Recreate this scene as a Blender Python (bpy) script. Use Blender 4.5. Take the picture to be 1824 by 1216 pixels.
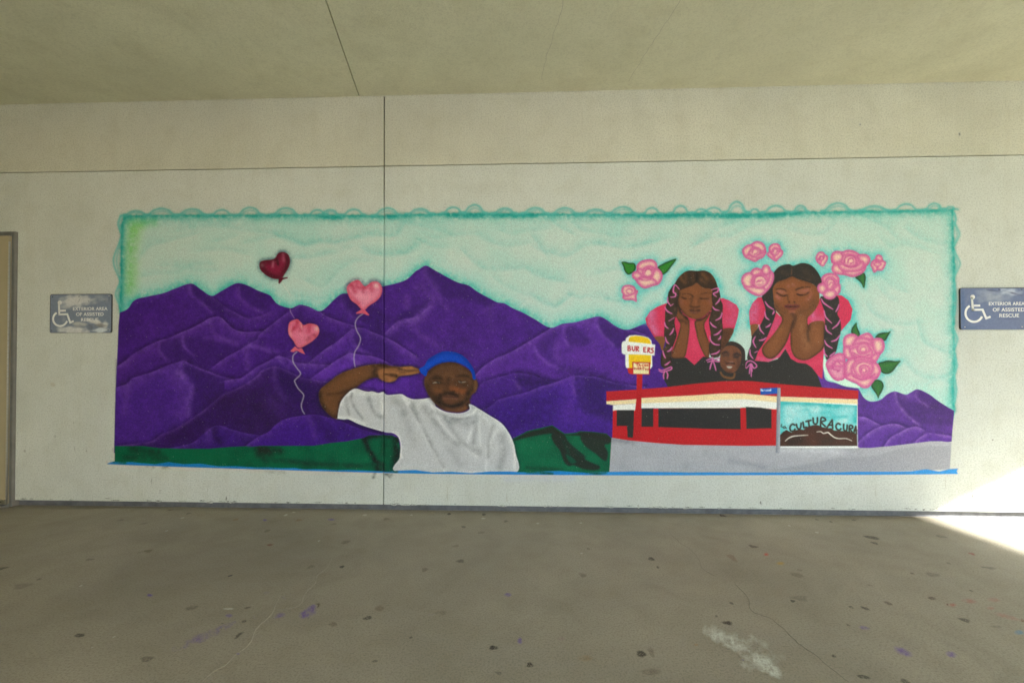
import bpy, bmesh, math, random
import numpy as np
from mathutils import Matrix, Vector

for o in list(bpy.data.objects):
    bpy.data.objects.remove(o)
scene = bpy.context.scene
COL = scene.collection

# ------------------------------------------------------------------ camera
F_PX, CAM_D, CAM_H = 820.0, 3.69, 1.32
YAW, PITCH, ROLL = 0.0402, 0.01248, -0.00158
_c, _s = math.cos(YAW), math.sin(YAW)
CAM = np.array([0.0, -CAM_D, CAM_H])
_R = np.array([_c, _s, 0.0])
_F = np.array([-_s * math.cos(PITCH), _c * math.cos(PITCH), math.sin(PITCH)])
_U = np.cross(_R, _F)
RIGHT = math.cos(ROLL) * _R + math.sin(ROLL) * _U
UP = -math.sin(ROLL) * _R + math.cos(ROLL) * _U
FWD = _F
cam_data = bpy.data.cameras.new('camera')
cam_data.sensor_width = 36.0
cam_data.lens = F_PX / 1824.0 * 36.0
cam_data.clip_start = 0.05
cam_data.clip_end = 500.0
cam = bpy.data.objects.new('camera', cam_data)
COL.objects.link(cam)
cam.matrix_world = Matrix(((RIGHT[0], UP[0], -FWD[0], CAM[0]), (RIGHT[1], UP[1], -FWD[1], CAM[1]),
                           (RIGHT[2], UP[2], -FWD[2], CAM[2]), (0, 0, 0, 1)))
scene.camera = cam

# ------------------------------------------------------------------ sky, sun, exposure
# sun low in the sky on the right and a little behind the camera
SUN_DIR = Vector((0.870, -0.330, 0.413)).normalized()      # towards the sun
elev = math.asin(SUN_DIR.z)
world = bpy.data.worlds.new('World')
scene.world = world
world.use_nodes = True
wn = world.node_tree.nodes
sky = wn.new('ShaderNodeTexSky')
sky.sky_type = 'NISHITA'
sky.sun_disc = False
sky.sun_elevation = elev
sky.sun_rotation = math.atan2(SUN_DIR.x, SUN_DIR.y)
wn['Background'].inputs['Strength'].default_value = 0.12
world.node_tree.links.new(sky.outputs['Color'], wn['Background'].inputs['Color'])
sun_data = bpy.data.lights.new('sun', 'SUN')
sun_data.energy = 5.0
sun_data.angle = math.radians(0.8)
sun_data.color = (1.0, 0.985, 0.945)
sun = bpy.data.objects.new('sun', sun_data)
COL.objects.link(sun)
sun.rotation_euler = SUN_DIR.to_track_quat('Z', 'Y').to_euler()
scene.view_settings.view_transform = 'Standard'
scene.view_settings.look = 'None'
scene.view_settings.gamma = 1.0
scene.view_settings.exposure = 3.06
scene.view_settings.use_curve_mapping = False
scene.render.engine = 'CYCLES'
scene.cycles.max_bounces = 8
scene.cycles.diffuse_bounces = 6
scene.cycles.glossy_bounces = 2

# ------------------------------------------------------------------ photo pixel -> point on a plane of the place
def ray(px, py):
    return (F_PX * FWD[:, None] + np.atleast_1d((np.asarray(px, float) - 912.0))[None] * RIGHT[:, None]
            - np.atleast_1d((np.asarray(py, float) - 608.0))[None] * UP[:, None])
def on_wall(px, py, y=0.0):
    d = ray(px, py)
    t = (y - CAM[1]) / d[1]
    return CAM[0] + t * d[0], CAM[2] + t * d[2]
def on_level(px, py, z=0.0):
    d = ray(px, py)
    t = (z - CAM[2]) / d[2]
    return CAM[0] + t * d[0], CAM[1] + t * d[1]
def wx(px, py): return float(on_wall(px, py)[0][0])
def wz(px, py): return float(on_wall(px, py)[1][0])
# ================================================================== the mural, painted on a fine grid of points
CW0, CW1, CH0, CH1 = 188, 1728, 346, 866
NX, NY = CW1 - CW0, CH1 - CH0
PX, PY = np.meshgrid(np.arange(CW0, CW1, dtype=np.float32), np.arange(CH0, CH1, dtype=np.float32))
RGB = np.zeros((NY, NX, 3), np.float32)
ALP = np.zeros((NY, NX), np.float32)
PID = np.full((NY, NX), -1, np.int32)
KEYS = []
rng = np.random.default_rng(7)
CROP = {'A': (180, 350, 4.503), 'B': (180, 600, 4.677), 'C': (440, 420, 4.503), 'D': (440, 620, 5.067), 'E': (700, 440, 4.677),
        'F': (700, 600, 4.675), 'G': (880, 520, 6.079), 'H': (880, 680, 6.754), 'I': (1070, 420, 5.526), 'J': (1140, 460, 5.065),
        'K': (1310, 410, 5.287), 'L': (1310, 460, 5.068), 'M': (1070, 570, 4.677), 'N': (1300, 620, 5.288), 'O': (1440, 560, 4.054),
        'P': (1080, 660, 3.8), 'Q': (440, 345, 4.343), 'R': (840, 345, 4.343), 'S': (1240, 345, 3.8), 'T': (740, 615, 9.354),
        'U': (1195, 475, 12.16), 'V': (1365, 465, 10.574), 'W': (1265, 600, 13.511), 'X': (1380, 680, 10.131),
        'Y': (1100, 590, 13.512), 'Z': (1440, 560, 7.6), 'a': (1310, 420, 6.29), 'b': (560, 630, 9.12), 'c': (850, 520, 4.343),
        'p': (0, 0, 1.0)}
def pts(s):
    out, cr = [], CROP['p']
    for tok in s.split():
        if ',' not in tok:
            cr = CROP[tok]
        else:
            x, y = tok.split(',')
            out.append((cr[0] + float(x) / cr[2], cr[1] + float(y) / cr[2]))
    return np.array(out, np.float32)
def smooth(P, closed, n=4):
    P = np.asarray(P, np.float32)
    if len(P) < 3: return P
    m = len(P)
    out = []
    rng_ = range(m) if closed else range(m - 1)
    for i in rng_:
        if closed:
            p0, p1, p2, p3 = P[i - 1], P[i], P[(i + 1) % m], P[(i + 2) % m]
        else:
            p0, p1, p2, p3 = P[max(i - 1, 0)], P[i], P[i + 1], P[min(i + 2, m - 1)]
        for k in range(n):
            t = k / n
            out.append(0.5 * ((2 * p1) + (-p0 + p2) * t + (2 * p0 - 5 * p1 + 4 * p2 - p3) * t * t + (-p0 + 3 * p1 - 3 * p2 + p3) * t ** 3))
    if not closed: out.append(P[-1])
    return np.array(out, np.float32)
def box(P, mg):
    x0 = int(max(0, math.floor(P[:, 0].min() - mg) - CW0)); x1 = int(min(NX, math.ceil(P[:, 0].max() + mg) - CW0 + 1))
    y0 = int(max(0, math.floor(P[:, 1].min() - mg) - CH0)); y1 = int(min(NY, math.ceil(P[:, 1].max() + mg) - CH0 + 1))
    return slice(y0, max(y1, y0)), slice(x0, max(x1, x0))
def dist(P, sl, closed, width=None, sign=False):
    X, Y = PX[sl], PY[sl]
    best = np.full(X.shape, 1e9, np.float32)
    side = np.zeros(X.shape, np.float32) if sign else None
    W = np.zeros(X.shape, np.float32) if width is not None else None
    m = len(P)
    for i in range(m if closed else m - 1):
        a, b = P[i], P[(i + 1) % m]
        dx, dy = b - a
        L2 = dx * dx + dy * dy
        if L2 < 1e-9: continue
        t = np.clip(((X - a[0]) * dx + (Y - a[1]) * dy) / L2, 0, 1)
        ex, ey = X - a[0] - t * dx, Y - a[1] - t * dy
        d2 = ex * ex + ey * ey
        u = d2 < best
        best = np.where(u, d2, best)
        if sign: side = np.where(u, np.sign(dx * ey - dy * ex), side)
        if width is not None:
            W = np.where(u, width[i] + (width[(i + 1) % m] - width[i]) * t, W)
    return np.sqrt(best), side, W
def inside(P, sl):
    X, Y = PX[sl], PY[sl]
    c = np.zeros(X.shape, bool)
    m = len(P)
    for i in range(m):
        (ax, ay), (bx, by) = P[i], P[(i + 1) % m]
        if ay == by: continue
        c ^= ((ay > Y) != (by > Y)) & (X < (bx - ax) * (Y - ay) / (by - ay) + ax)
    return c
def sdf(P, mg):
    sl = box(P, mg)
    d, _, _ = dist(P, sl, True)
    return sl, np.where(inside(P, sl), -d, d)
def key(k):
    if k not in KEYS: KEYS.append(k)
    return KEYS.index(k)
DRY = None
def put(sl, cov, col, part=None, clip=None, thr=0.45):
    if clip is not None: cov = cov * clip[sl]
    col = np.asarray(col, np.float32)
    old = ALP[sl]
    na = cov + old * (1 - cov)
    w = np.where(na > 1e-5, cov / np.maximum(na, 1e-5), 0)[..., None]
    RGB[sl] = RGB[sl] * (1 - w) + col * w
    ALP[sl] = na
    if part is not None:
        q = PID[sl]; q[cov > thr] = key(part)
def full(sl, m):
    out = np.zeros((NY, NX), np.float32); out[sl] = m
    return out
def fill(s, col, part=None, sm=True, soft=0.75, op=1.0, clip=None):
    P = pts(s) if isinstance(s, str) else s
    if sm: P = smooth(P, True)
    sl, d = sdf(P, soft * 2 + 1)
    cov = np.clip(0.5 - d / (2 * soft), 0, 1)
    cov = cov * cov * (3 - 2 * cov)
    put(sl, cov * op, col, part, clip)
    return full(sl, cov)
def stroke(s, w, col, part=None, soft=0.7, op=1.0, clip=None, taper=0.0, sm=True):
    P = pts(s) if isinstance(s, str) else s
    if sm: P = smooth(P, False)
    n = len(P)
    ww = np.array([w * (1 - taper * abs(2 * i / max(n - 1, 1) - 1) ** 1.5) for i in range(n)], np.float32) / 2
    sl = box(P, w / 2 + soft * 2 + 1)
    d, _, W = dist(P, sl, False, ww)
    put(sl, np.clip(0.5 - (d - W) / (2 * soft), 0, 1) * op, col, part, clip)
def spray(s, w, col, op=0.5, clip=None, part=None, sm=True):
    P = pts(s) if isinstance(s, str) else s
    if len(P) == 1: P = np.vstack([P, P + 0.3])
    if sm: P = smooth(P, False)
    sl = box(P, w * 2.4)
    d, _, _ = dist(P, sl, False)
    put(sl, op * np.exp(-(d / w) ** 2) * (1 if DRY is None else DRY[sl]), col, part, clip)
def lean(s, w, col, op, side, clip=None, edge=1.2):
    """soft tone that falls off on one side of a line (side +1: below a left-to-right line)"""
    P = smooth(pts(s) if isinstance(s, str) else s, False)
    sl = box(P, w * 3)
    d, sd, _ = dist(P, sl, False, sign=True)
    e = np.clip(sd * side * d / edge * 0.5 + 0.5, 0, 1)
    put(sl, op * e * np.exp(-(d / w) ** 1.4) * (1 if DRY is None else DRY[sl]), col, None, clip)
def petal(s, rim, core, w, part=None, clip=None, op=1.0):
    P = smooth(pts(s) if isinstance(s, str) else s, True)
    sl, d = sdf(P, 2)
    cov = np.clip(0.5 - d / 1.4, 0, 1)
    t = np.clip(-d / w, 0, 1); t = (t * t * (3 - 2 * t))[..., None]
    put(sl, cov * op, np.asarray(rim) * (1 - t) + np.asarray(core) * t, part, clip)
    return full(sl, cov)
def fbm(scale, seed, octv=3):
    r = np.random.default_rng(seed)
    out = np.zeros((NY, NX), np.float32); amp = 1.0; tot = 0
    for o in range(octv):
        st = max(scale / 2 ** o, 1.0)
        gh, gw = int(NY / st) + 3, int(NX / st) + 3
        g = r.standard_normal((gh, gw)).astype(np.float32)
        yy, xx = (PY - CH0) / st, (PX - CW0) / st
        i, j = yy.astype(int), xx.astype(int)
        fy, fx = yy - i, xx - j
        fy = fy * fy * (3 - 2 * fy); fx = fx * fx * (3 - 2 * fx)
        out += amp * ((g[i, j] * (1 - fx) + g[i, j + 1] * fx) * (1 - fy) + (g[i + 1, j] * (1 - fx) + g[i + 1, j + 1] * fx) * fy)
        tot += amp; amp *= 0.55
    return out / tot

DRY = np.clip(.82 + .30 * fbm(5, 91, 2) + .22 * fbm(16, 92, 2), .25, 1.15)
# ------------------------------------------------------------------ sky of the mural
TEAL, TURQ, MINT = (28, 158, 150), (92, 196, 190), (192, 214, 207)
TOPLINE = 'p 222,384 300,383 420,383 520,382 600,383 684,384 760,381 850,380 960,381 1060,381 1150,382 1260,380 1330,381 1420,378 1520,376 1620,375 1698,373'
RIGHTLINE = 'p 1698,373 1699,430 1701,480 1700,540 1700,600 1702,640 1699,690 1701,732'
LEFTLINE = 'p 222,384 216,400 215,440 215,480 214,520 213,556'
sky_mask = fill('p 222,384 300,383 420,383 520,382 600,383 684,384 760,381 850,380 960,381 1060,381 1150,382 1260,380 1330,381 1420,378 1520,376 1620,375 1698,373 1699,430 1701,480 1700,540 1700,600 1702,640 1699,690 1701,735 1690,800 1000,790 300,780 208,700 213,556 214,520 215,480 215,440 216,400', MINT, 'painted_sky', sm=False, soft=1.3)
n1 = fbm(70, 1); n2 = fbm(28, 2)
put((slice(0, NY), slice(0, NX)), np.clip(0.12 + 0.28 * n1 + 0.10 * n2, 0, 0.34) * sky_mask, (150, 210, 200))
put((slice(0, NY), slice(0, NX)), np.clip(0.30 * fbm(60, 3), 0, 0.5) * sky_mask, (206, 213, 208))
# wisps of turquoise cloud edges (one-sided soft lines)
for s, w, o in [('C 0,60 200,20 330,20 430,75 490,85 620,60 760,90', 9, .42), ('Q 200,320 330,370 450,405 560,375 720,385 860,340 1000,320 1120,330', 10, .5),
                ('Q 1130,330 1190,300 1230,240 1330,250 1480,290 1560,320', 10, .45), ('Q 1380,320 1470,350 1600,325 1780,320', 7, .35),
                ('Q 400,500 540,495 660,470 800,420', 8, .35), ('Q 930,470 1050,480 1200,465 1330,400', 10, .4), ('Q 1340,370 1430,410 1530,420', 8, .4),
                ('C 380,180 470,185 560,165 650,140', 6, .35), ('C 480,370 580,410 640,395 700,330 760,270 860,215 960,210', 9, .42),
                ('C 930,110 1000,140 1110,165 1250,155 1351,100', 9, .45), ('C 760,50 880,30 1000,10 1100,5', 8, .4), ('C 370,490 470,500 560,520 640,490', 8, .4),
                ('E 600,60 680,140 760,185 860,200 980,190 1100,185 1180,230 1300,270 1403,290', 10, .55), ('E 60,60 130,60 200,30', 7, .4),
                ('E 850,270 950,340 1080,390 1180,440 1270,490 1350,500 1403,470', 8, .4), ('E 1200,20 1260,50', 8, .45),
                ('R 50,330 150,380 280,410 420,390', 9, .42), ('R 480,350 520,400 560,460', 9, .45), ('R 640,470 720,490 800,460 880,410 1000,390 1100,410 1200,430 1320,395 1440,365', 9, .5),
                ('R 600,190 680,260 750,300', 10, .5), ('R 790,240 860,290 1000,310 1100,335 1220,330', 9, .42), ('R 250,300 330,320 420,295 560,280', 8, .4),
                ('G 440,60 540,120 640,170 700,160 760,110 820,60', 7, .5), ('G 820,40 940,70 1010,50 1100,70 1200,95 1340,110', 7, .45),
                ('S 20,340 90,290 180,230 300,190', 10, .45), ('S 240,290 330,240 430,200', 8, .4), ('S 640,250 720,270 800,285 880,265 930,220', 8, .42),
                ('S 1180,180 1260,220 1330,280', 9, .5), ('S 1440,260 1520,310 1620,340 1720,345', 10, .5), ('S 1270,330 1320,370 1400,350 1500,370 1600,400', 9, .38),
                ('O 480,0 560,60 700,80 800,70', 8, .4), ('O 790,90 820,190 880,235 1000,280', 8, .5), ('O 690,340 760,420 850,465 960,460 1050,440', 9, .5),
                ('O 880,500 960,480 1050,510', 8, .35), ('K 1380,580 1430,640 1470,660', 9, .3), ('K 1240,720 1300,800 1420,840', 9, .3),
                ('K 1400,470 1480,540 1586,580', 8, .35), ('I 0,370 120,340 260,320', 8, .35), ('I 0,600 90,640 200,650 330,640', 9, .4),
                ('I 0,100 200,110 330,120 480,90 600,50', 9, .4), ('I 960,80 1060,40 1180,20', 9, .42), ('A 330,480 400,400 520,370 620,340 740,310', 10, .42),
                ('A 360,640 500,620 620,620 720,560 860,550', 9, .38), ('A 500,560 640,570 760,600 900,600', 9, .35), ('A 940,360 1000,350 1060,330', 10, .35),
                ('A 640,280 800,250 960,250 1060,260 1160,280 1260,290', 12, .35), ('A 830,440 980,430 1130,460', 10, .3)]:
    lean(s, w * 1.1, (84, 184, 180), o * 0.55, -1, sky_mask, 3.4)
    lean(s, w * 1.3, (205, 216, 211), 0.3, 1, sky_mask, 3.4)
# yellow-green glow down the left side
for s, w, c, o in [('A 270,230 250,330 240,450 235,600 230,760', 13, (140, 205, 130), .85), ('A 240,210 330,205 420,200', 9, (120, 205, 140), .7),
                   ('A 270,250 300,240', 10, (150, 210, 120), .6)]:
    spray(s, w, c, o, sky_mask)
HORIZON = 'A 150,930 215,900 270,830 380,800 500,775 600,735 722,698 800,745 885,797 960,760 1060,705 1110,695 1180,715 1260,755 1351,790 C 210,510 250,550 345,580 390,565 430,552 500,570 580,605 640,570 700,510 760,465 840,460 1000,430 1085,405 1180,385 1280,350 1351,285 E 215,187 275,155 350,195 450,250 540,295 630,320 700,370 800,425 870,460 930,470 1000,510 1080,545 1180,600 1310,672 G 740,345 880,328 1000,295 1125,265 1200,290 1300,360 I 200,915 265,925 330,905 440,860 520,830'
HOR_R = 'O 100,300 110,390 125,470 200,495 270,520 340,530 365,540 400,600 450,628 520,615 570,575 625,555 700,578 740,562 790,540 870,575 930,620 1000,665 1052,695'
spray(HORIZON, 18, (110, 202, 196), .5, sky_mask)
spray(HORIZON, 7, (44, 176, 168), .6, sky_mask)
spray(HOR_R, 16, (150, 216, 206), .5, sky_mask)
# dark teal edge of the sky
for L_, sd in ((TOPLINE, 1), (RIGHTLINE, 1), (LEFTLINE, -1)):
    lean(L_, 13 if sd == 1 else 10, (80, 184, 178), .42, sd, sky_mask)
    lean(L_, 6.5, TEAL, .8, sd, sky_mask)
    spray(L_, 3.0, TEAL, .8)
for s in ('Q 560,170 660,185 740,175', 'Q 1080,170 1200,160 1260,170', 'Q 1560,165 1700,170 1824,175', 'R 180,165 330,170 500,165', 'R 1250,165 1480,170 1620,160 1800,165',
          'S 80,145 200,150 330,150 430,150 600,140 700,130'):
    spray(s, 4.5, (14, 148, 142), .8)
# looped scallops along the edge
def hump(x0, x1, y, h, lines=2, o=.85):
    for k in range(lines):
        hh = .88 * h * (1 - .42 * k); a = x0 + 5 * k; b = x1 - 3 * k
        P = np.array([(a - 5, y + 1), (a + 3, y - hh * .12), (a + (b - a) * .24, y - hh * .70), (a + (b - a) * .5, y - hh), (a + (b - a) * .76, y - hh * .74), (b - 3, y - hh * .12), (b + 4, y + 1)], np.float32)
        stroke(P, 3.2 - .6 * k, (70, 172, 170), 'painted_border', soft=1.5, op=o * (.92 - .3 * k))
        spray(P, 3.6, (96, 188, 182), .38 - .12 * k)
for x0, x1, y, h, n in [(222, 262, 383, 8, 2), (262, 312, 383, 13, 2), (318, 366, 383, 12, 2), (378, 412, 382, 9, 1), (424, 466, 382, 14, 2), (486, 532, 383, 14, 2), (550, 580, 382, 9, 1),
                        (572, 604, 382, 9, 2), (612, 648, 382, 10, 1), (668, 712, 383, 14, 2), (728, 768, 380, 9, 2), (790, 824, 379, 11, 1), (826, 864, 379, 16, 2), (880, 918, 380, 10, 2),
                        (932, 974, 380, 11, 2), (984, 1028, 381, 12, 2), (1040, 1082, 380, 8, 2), (1086, 1132, 380, 13, 3), (1146, 1176, 380, 11, 1), (1196, 1228, 379, 14, 1), (1236, 1262, 378, 6, 1),
                        (1254, 1288, 378, 9, 1), (1294, 1330, 377, 20, 2), (1334, 1354, 378, 6, 1), (1362, 1402, 377, 12, 1), (1412, 1440, 377, 12, 2), (1468, 1516, 375, 15, 2), (1534, 1580, 374, 8, 2),
                        (1594, 1634, 374, 12, 1), (1648, 1680, 373, 12, 2), (1684, 1702, 372, 4, 1)]:
    hump(x0, x1, y, h, n)
def vhump(y0, y1, x, h, sg, lines=2):
    for k in range(lines):
        hh = h * (1 - .45 * k)
        P = np.array([(x, y0), (x + sg * hh * .55, y0 + (y1 - y0) * .22), (x + sg * hh, y0 + (y1 - y0) * .5), (x + sg * hh * .6, y0 + (y1 - y0) * .78), (x, y1)], np.float32)
        stroke(P, 2.9, (85, 178, 175), 'painted_border', soft=1.5, op=.75 - .25 * k)
        spray(P, 3.2, (110, 192, 186), .3)
for y0, y1, h in [(385, 412, 5), (428, 500, 13), (502, 545, 9)]: vhump(y0, y1, 215, h, -1)
for y0, y1, h in [(380, 400, 3), (397, 436, 9), (448, 490, 10), (505, 560, 3), (590, 618, 6), (632, 668, 5), (672, 715, 4)]: vhump(y0, y1, 1700, h, 1)

# ------------------------------------------------------------------ purple mountains
PU, PD, PH, PB = (74, 30, 136), (42, 16, 84), (122, 80, 182), (66, 22, 140)
def ridge(s, base, hi=PH, hw=7, ho=.6, dark=.55, dw=5.5, bottom=True, part='painted_mountain', clip=None):
    P = smooth(pts(s), False)
    spray(P, dw, PD, dark, MT, sm=False)
    Q = np.vstack([P, [[P[-1][0], 800], [P[0][0], 800]]]) if bottom is True else np.vstack([P, smooth(pts(bottom), False)])
    m = fill(Q, base, part, sm=False, soft=1.1, clip=MT if clip is None else clip)
    lean(P, hw * 1.15, hi, ho * .78, 1, MT)
    lean(P, 2.4, (142, 104, 196), ho * .5, 1, MT)
    return m
mound = np.vstack([smooth(pts(HORIZON), False), np.array([(1225, 570), (1225, 780), (1090, 785), (1000, 806), (203, 806), (206, 700), (211, 580)], np.float32)])
MT = fill(mound, PU, 'painted_mountain#1', sm=False, soft=.8)
MT2 = fill(np.vstack([smooth(pts(HOR_R), False), np.array([(1699, 740), (1695, 786), (1650, 792), (1530, 800), (1440, 790), (1435, 640)], np.float32)]), (92, 48, 150), 'painted_mountain#2', sm=False, soft=.8)
put((slice(0, NY), slice(0, NX)), np.clip(.18 + .3 * fbm(40, 11), 0, .5) * np.maximum(MT, MT2), (58, 24, 112))
put((slice(0, NY), slice(0, NX)), np.clip(.25 * fbm(30, 12), 0, .35) * np.maximum(MT, MT2), (92, 46, 158))
MOTTLE = fbm(9, 13) * .5 + fbm(3, 14, 2) * .5
# far peaks: dark faces and bright crests
for s, o in [('A 722,698 712,740 740,790 800,840 860,890 930,930 1050,965 1200,970 1000,860 885,797 800,745', .62), ('A 1105,697 1095,740 1120,810 1200,870 1290,915 1351,880 1400,840 1351,790 1260,755 1180,715', .45),
             ('C 430,560 425,600 450,650 520,720 600,760 700,760 860,720 760,690 650,650 580,605 500,572', .45), ('C 765,470 765,530 800,590 880,660 980,720 1085,780 1085,600 960,560 850,480', .5),
             ('E 275,158 268,250 330,300 380,380 470,420 640,440 800,500 860,462 700,372 630,322 450,252 350,197', .45), ('E 0,620 60,608 130,595 230,545 300,480 312,440 300,410 250,470 150,500 60,560', .6)]:
    fill(s, PD, None, soft=5, op=o * .8, clip=MT)
for s, w, o in [('A 712,715 720,775 785,835 860,900 890,930', 4, .7), ('A 1098,720 1105,790 1150,850 1230,900 1290,920', 4, .55), ('A 270,840 380,810 500,785 600,745 715,705', 5, .3),
                ('C 425,575 430,610 470,660', 4, .4), ('C 760,475 770,550 830,630 900,700', 5, .45), ('C 1280,480 1275,560', 6, .3),
                ('E 268,170 268,250 335,310 370,380 400,450 450,510', 7, .5), ('E 200,340 240,330 300,400 325,440 290,500 210,560', 7, .5), ('E 120,430 130,500', 7, .4),
                ('E 820,520 810,600 830,690', 6, .3), ('E 760,530 870,470 930,480', 4, .35), ('E 240,560 170,640 200,700 300,780 400,830', 7, .55)]:
    spray(s, w, PH, o * .62, MT)
lean('E 0,655 60,612 120,602 220,560 300,490', 8, PH, .6, 1, MT)
lean('C 1110,775 1180,705 1230,672 1351,655', 9, PH, .6, 1, MT)
stroke('E 0,820 60,850 200,920', 3, PD, None, soft=3, op=.5, clip=MT)
lean('A 890,800 980,870 1060,920 1150,965 1230,970 1351,925', 7, PH, .45, 1, MT)
# nearer ranges, each over the last
ridge('p 204,655 222,643 238,630 257,619 282,607 300,602 318,594 344,583 364,572 375,566 393,565 415,585 435,591 458,590 480,590', (74, 32, 134), hw=8, ho=.6, dark=.85, part='painted_mountain#3')
fill('B 485,50 480,100 520,160 570,200 660,205 790,240 1000,240 1150,110 900,20 690,0 560,10', PD, None, soft=6, op=.35, clip=MT)
for s, w, o in [('B 487,55 482,105 520,160 572,202', 3.5, .6), ('B 685,0 680,60 720,110 780,160', 3, .55), ('B 860,10 1000,30 1120,60', 4, .4), ('A 880,985 890,1060 930,1120 1090,1175', 4, .55), ('A 650,1110 660,1190', 6, .35)]:
    spray(s, w, PH, o * .7, MT)
ridge('B 860,300 930,250 1040,170 1150,110 1220,65 1300,20 C 100,790 200,710 290,640 345,600 390,575 430,553 500,572 580,605 650,650 760,690 860,720 960,760', (70, 28, 130), hw=7, ho=.5, dark=.5, part='painted_mountain#4')
fill('C 440,560 440,640 520,720 600,760 700,780 700,900 560,960 400,900 560,800 450,700 400,600', PD, None, soft=8, op=.45, clip=MT)
spray('B 1210,100 1215,200 1225,260', 6, PH, .4, MT); spray('B 1230,70 1320,90 1403,120', 4, PH, .4, MT); spray('C 20,870 130,900 240,930', 5, PH, .3, MT)
ridge('C 430,1050 500,1010 560,960 640,900 720,850 790,790 850,745 930,740 1000,770 1100,810 1200,860 1351,960', (76, 32, 142), hw=9, ho=.6, dark=.5, part='painted_mountain#5')
fill('C 850,750 840,830 880,900 1000,950 1100,1000 1250,1000 1100,820 1000,775', PD, None, soft=6, op=.35, clip=MT)
spray('C 845,755 845,840 900,910 990,950', 4, PH, .45, MT)
ridge('p 205,690 B 215,390 250,350 300,330 400,300 480,270 560,235 640,210 695,200 760,235 830,265 900,290 980,320 1100,350', (74, 34, 140), hw=10, ho=.55, dark=.85, part='painted_mountain#6')
fill('B 695,210 690,290 765,420 745,500 735,650 850,610 1010,480 1100,440 1010,340 900,295 760,240', PD, None, soft=5, op=.5, clip=MT)
for s, w, o in [('B 640,300 690,335 755,420 742,500 728,650', 6, .75), ('B 600,330 700,440 690,560 650,660', 14, .35), ('B 690,205 665,270 690,330', 6, .6), ('B 220,400 210,500 200,620', 7, .4), ('B 760,235 830,265 900,292 980,320', 2.5, .6)]:
    spray(s, w, PH, o * .7, MT)
ridge('p 400,678 417,675 430,673 443,664 458,653 480,642 495,634 509,637 530,646 560,648 590,650', (72, 30, 138), hw=7, ho=.65, dark=.6, part='painted_mountain#7')
spray('D 290,85 320,130 365,185', 4, PH, .6, MT); spray('D 380,95 440,130 560,150 680,150', 7, PH, .3, MT)
ridge('C 500,1150 600,1080 700,1010 790,955 840,940 920,955 1010,965 1100,1000 1180,1040 1300,1060', (86, 38, 158), hw=9, ho=.55, dark=.6, part='painted_mountain#8')
spray('C 830,945 860,1000 900,1030', 6, PH, .6, MT); spray('C 560,1180 700,1100 800,1040', 14, (100, 50, 172), .5, MT)
ridge('B 120,905 400,872 500,812 600,772 720,702 850,612 930,547 1010,482 1100,442 1200,392 1300,322 D 120,210 170,185 250,165 340,190 420,230 520,270 640,290 740,300 820,310 900,330 1240,400', (54, 22, 100), hw=4, ho=.55, dark=.5, part='painted_mountain#9')
spray('B 1000,560 1200,560 1350,560 1403,700 1250,720', 28, (46, 22, 72), .55, MT); spray('B 620,830 800,760', 18, (46, 20, 80), .5, MT)
for s, w, o in [('D 262,180 250,260 290,370 350,450', 7, .5), ('D 200,480 300,590', 12, .3), ('D 0,330 120,250', 12, .25)]: spray(s, w, PH, o * .6, MT)
fill('D 270,190 265,280 310,400 420,480 640,540 800,600 660,420 560,300 420,240 340,195', (40, 14, 84), None, soft=8, op=.5, clip=MT)
ridge('B 560,930 760,880 860,800 940,742 1010,740 1100,772 1230,805 1403,830', (56, 22, 116), hw=7, ho=.35, dark=.3, part='painted_mountain#10')
spray('B 950,760 950,820 1000,880', 6, (36, 14, 70), .6, MT); spray('B 900,790 900,850', 8, PH, .3, MT)
ridge('D 0,870 100,800 200,750 270,680 370,630 520,605 620,598 720,620 820,645 950,700 1100,750 1300,800', (62, 22, 132), hw=9, ho=.4, dark=.6, part='painted_mountain#11')
for s, w, c, o in [('D 560,640 600,720 610,800', 6, PH, .4), ('D 640,640 700,720 760,800', 16, (44, 14, 92), .6), ('D 860,680 920,760', 12, (44, 14, 92), .5), ('D 1000,720 1150,780', 10, (44, 14, 96), .5)]:
    spray(s, w, c, o, MT)
# ranges on the right of the saluting man
ridge('E 640,1110 690,1060 760,990 850,930 970,880 1050,835 1150,775 1250,715 c 580,275 680,245 760,232 860,205 935,188 1000,205 1060,255 1120,280 1216,300 1300,330', (84, 38, 148), hw=7, ho=.6, dark=.75, part='painted_mountain#12')
for s, o in [('c 932,200 990,200 1060,258 1170,295 1260,320 1260,470 1130,440 1060,420 970,330 930,260', .6), ('c 688,275 760,268 830,330 880,380 800,420 720,420 690,360', .5), ('c 440,410 480,480 560,545 660,590 620,500 600,420 640,330 560,320', .35)]:
    fill(s, PD, None, soft=5, op=o * .8, clip=MT)
for s, w, o in [('c 400,392 430,410 470,480 540,545 640,590 720,605', 3.5, .7), ('c 682,262 668,340 705,412', 3.5, .65), ('c 930,200 925,250 970,330 1050,410', 3.5, .7), ('c 620,400 610,480 640,540', 8, .4), ('c 860,350 900,400', 6, .3), ('c 850,225 900,260', 10, .4)]:
    spray(s, w, PH, o * .75, MT)
spray('c 640,600 740,605 860,620 1000,650', 9, PD, .6, MT); spray('c 760,480 900,520 1050,560', 22, (98, 44, 160), .4, MT)
ridge('c -40,760 0,735 60,690 180,655 280,630 330,625 400,635 480,660 560,690 680,690', (68, 28, 132), hw=9, ho=.3, dark=.8, part='painted_mountain#13')
spray('c 340,690 420,690 520,700', 12, (36, 12, 76), .65, MT); spray('c 300,700 330,750', 4, PH, .4, MT)
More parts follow.
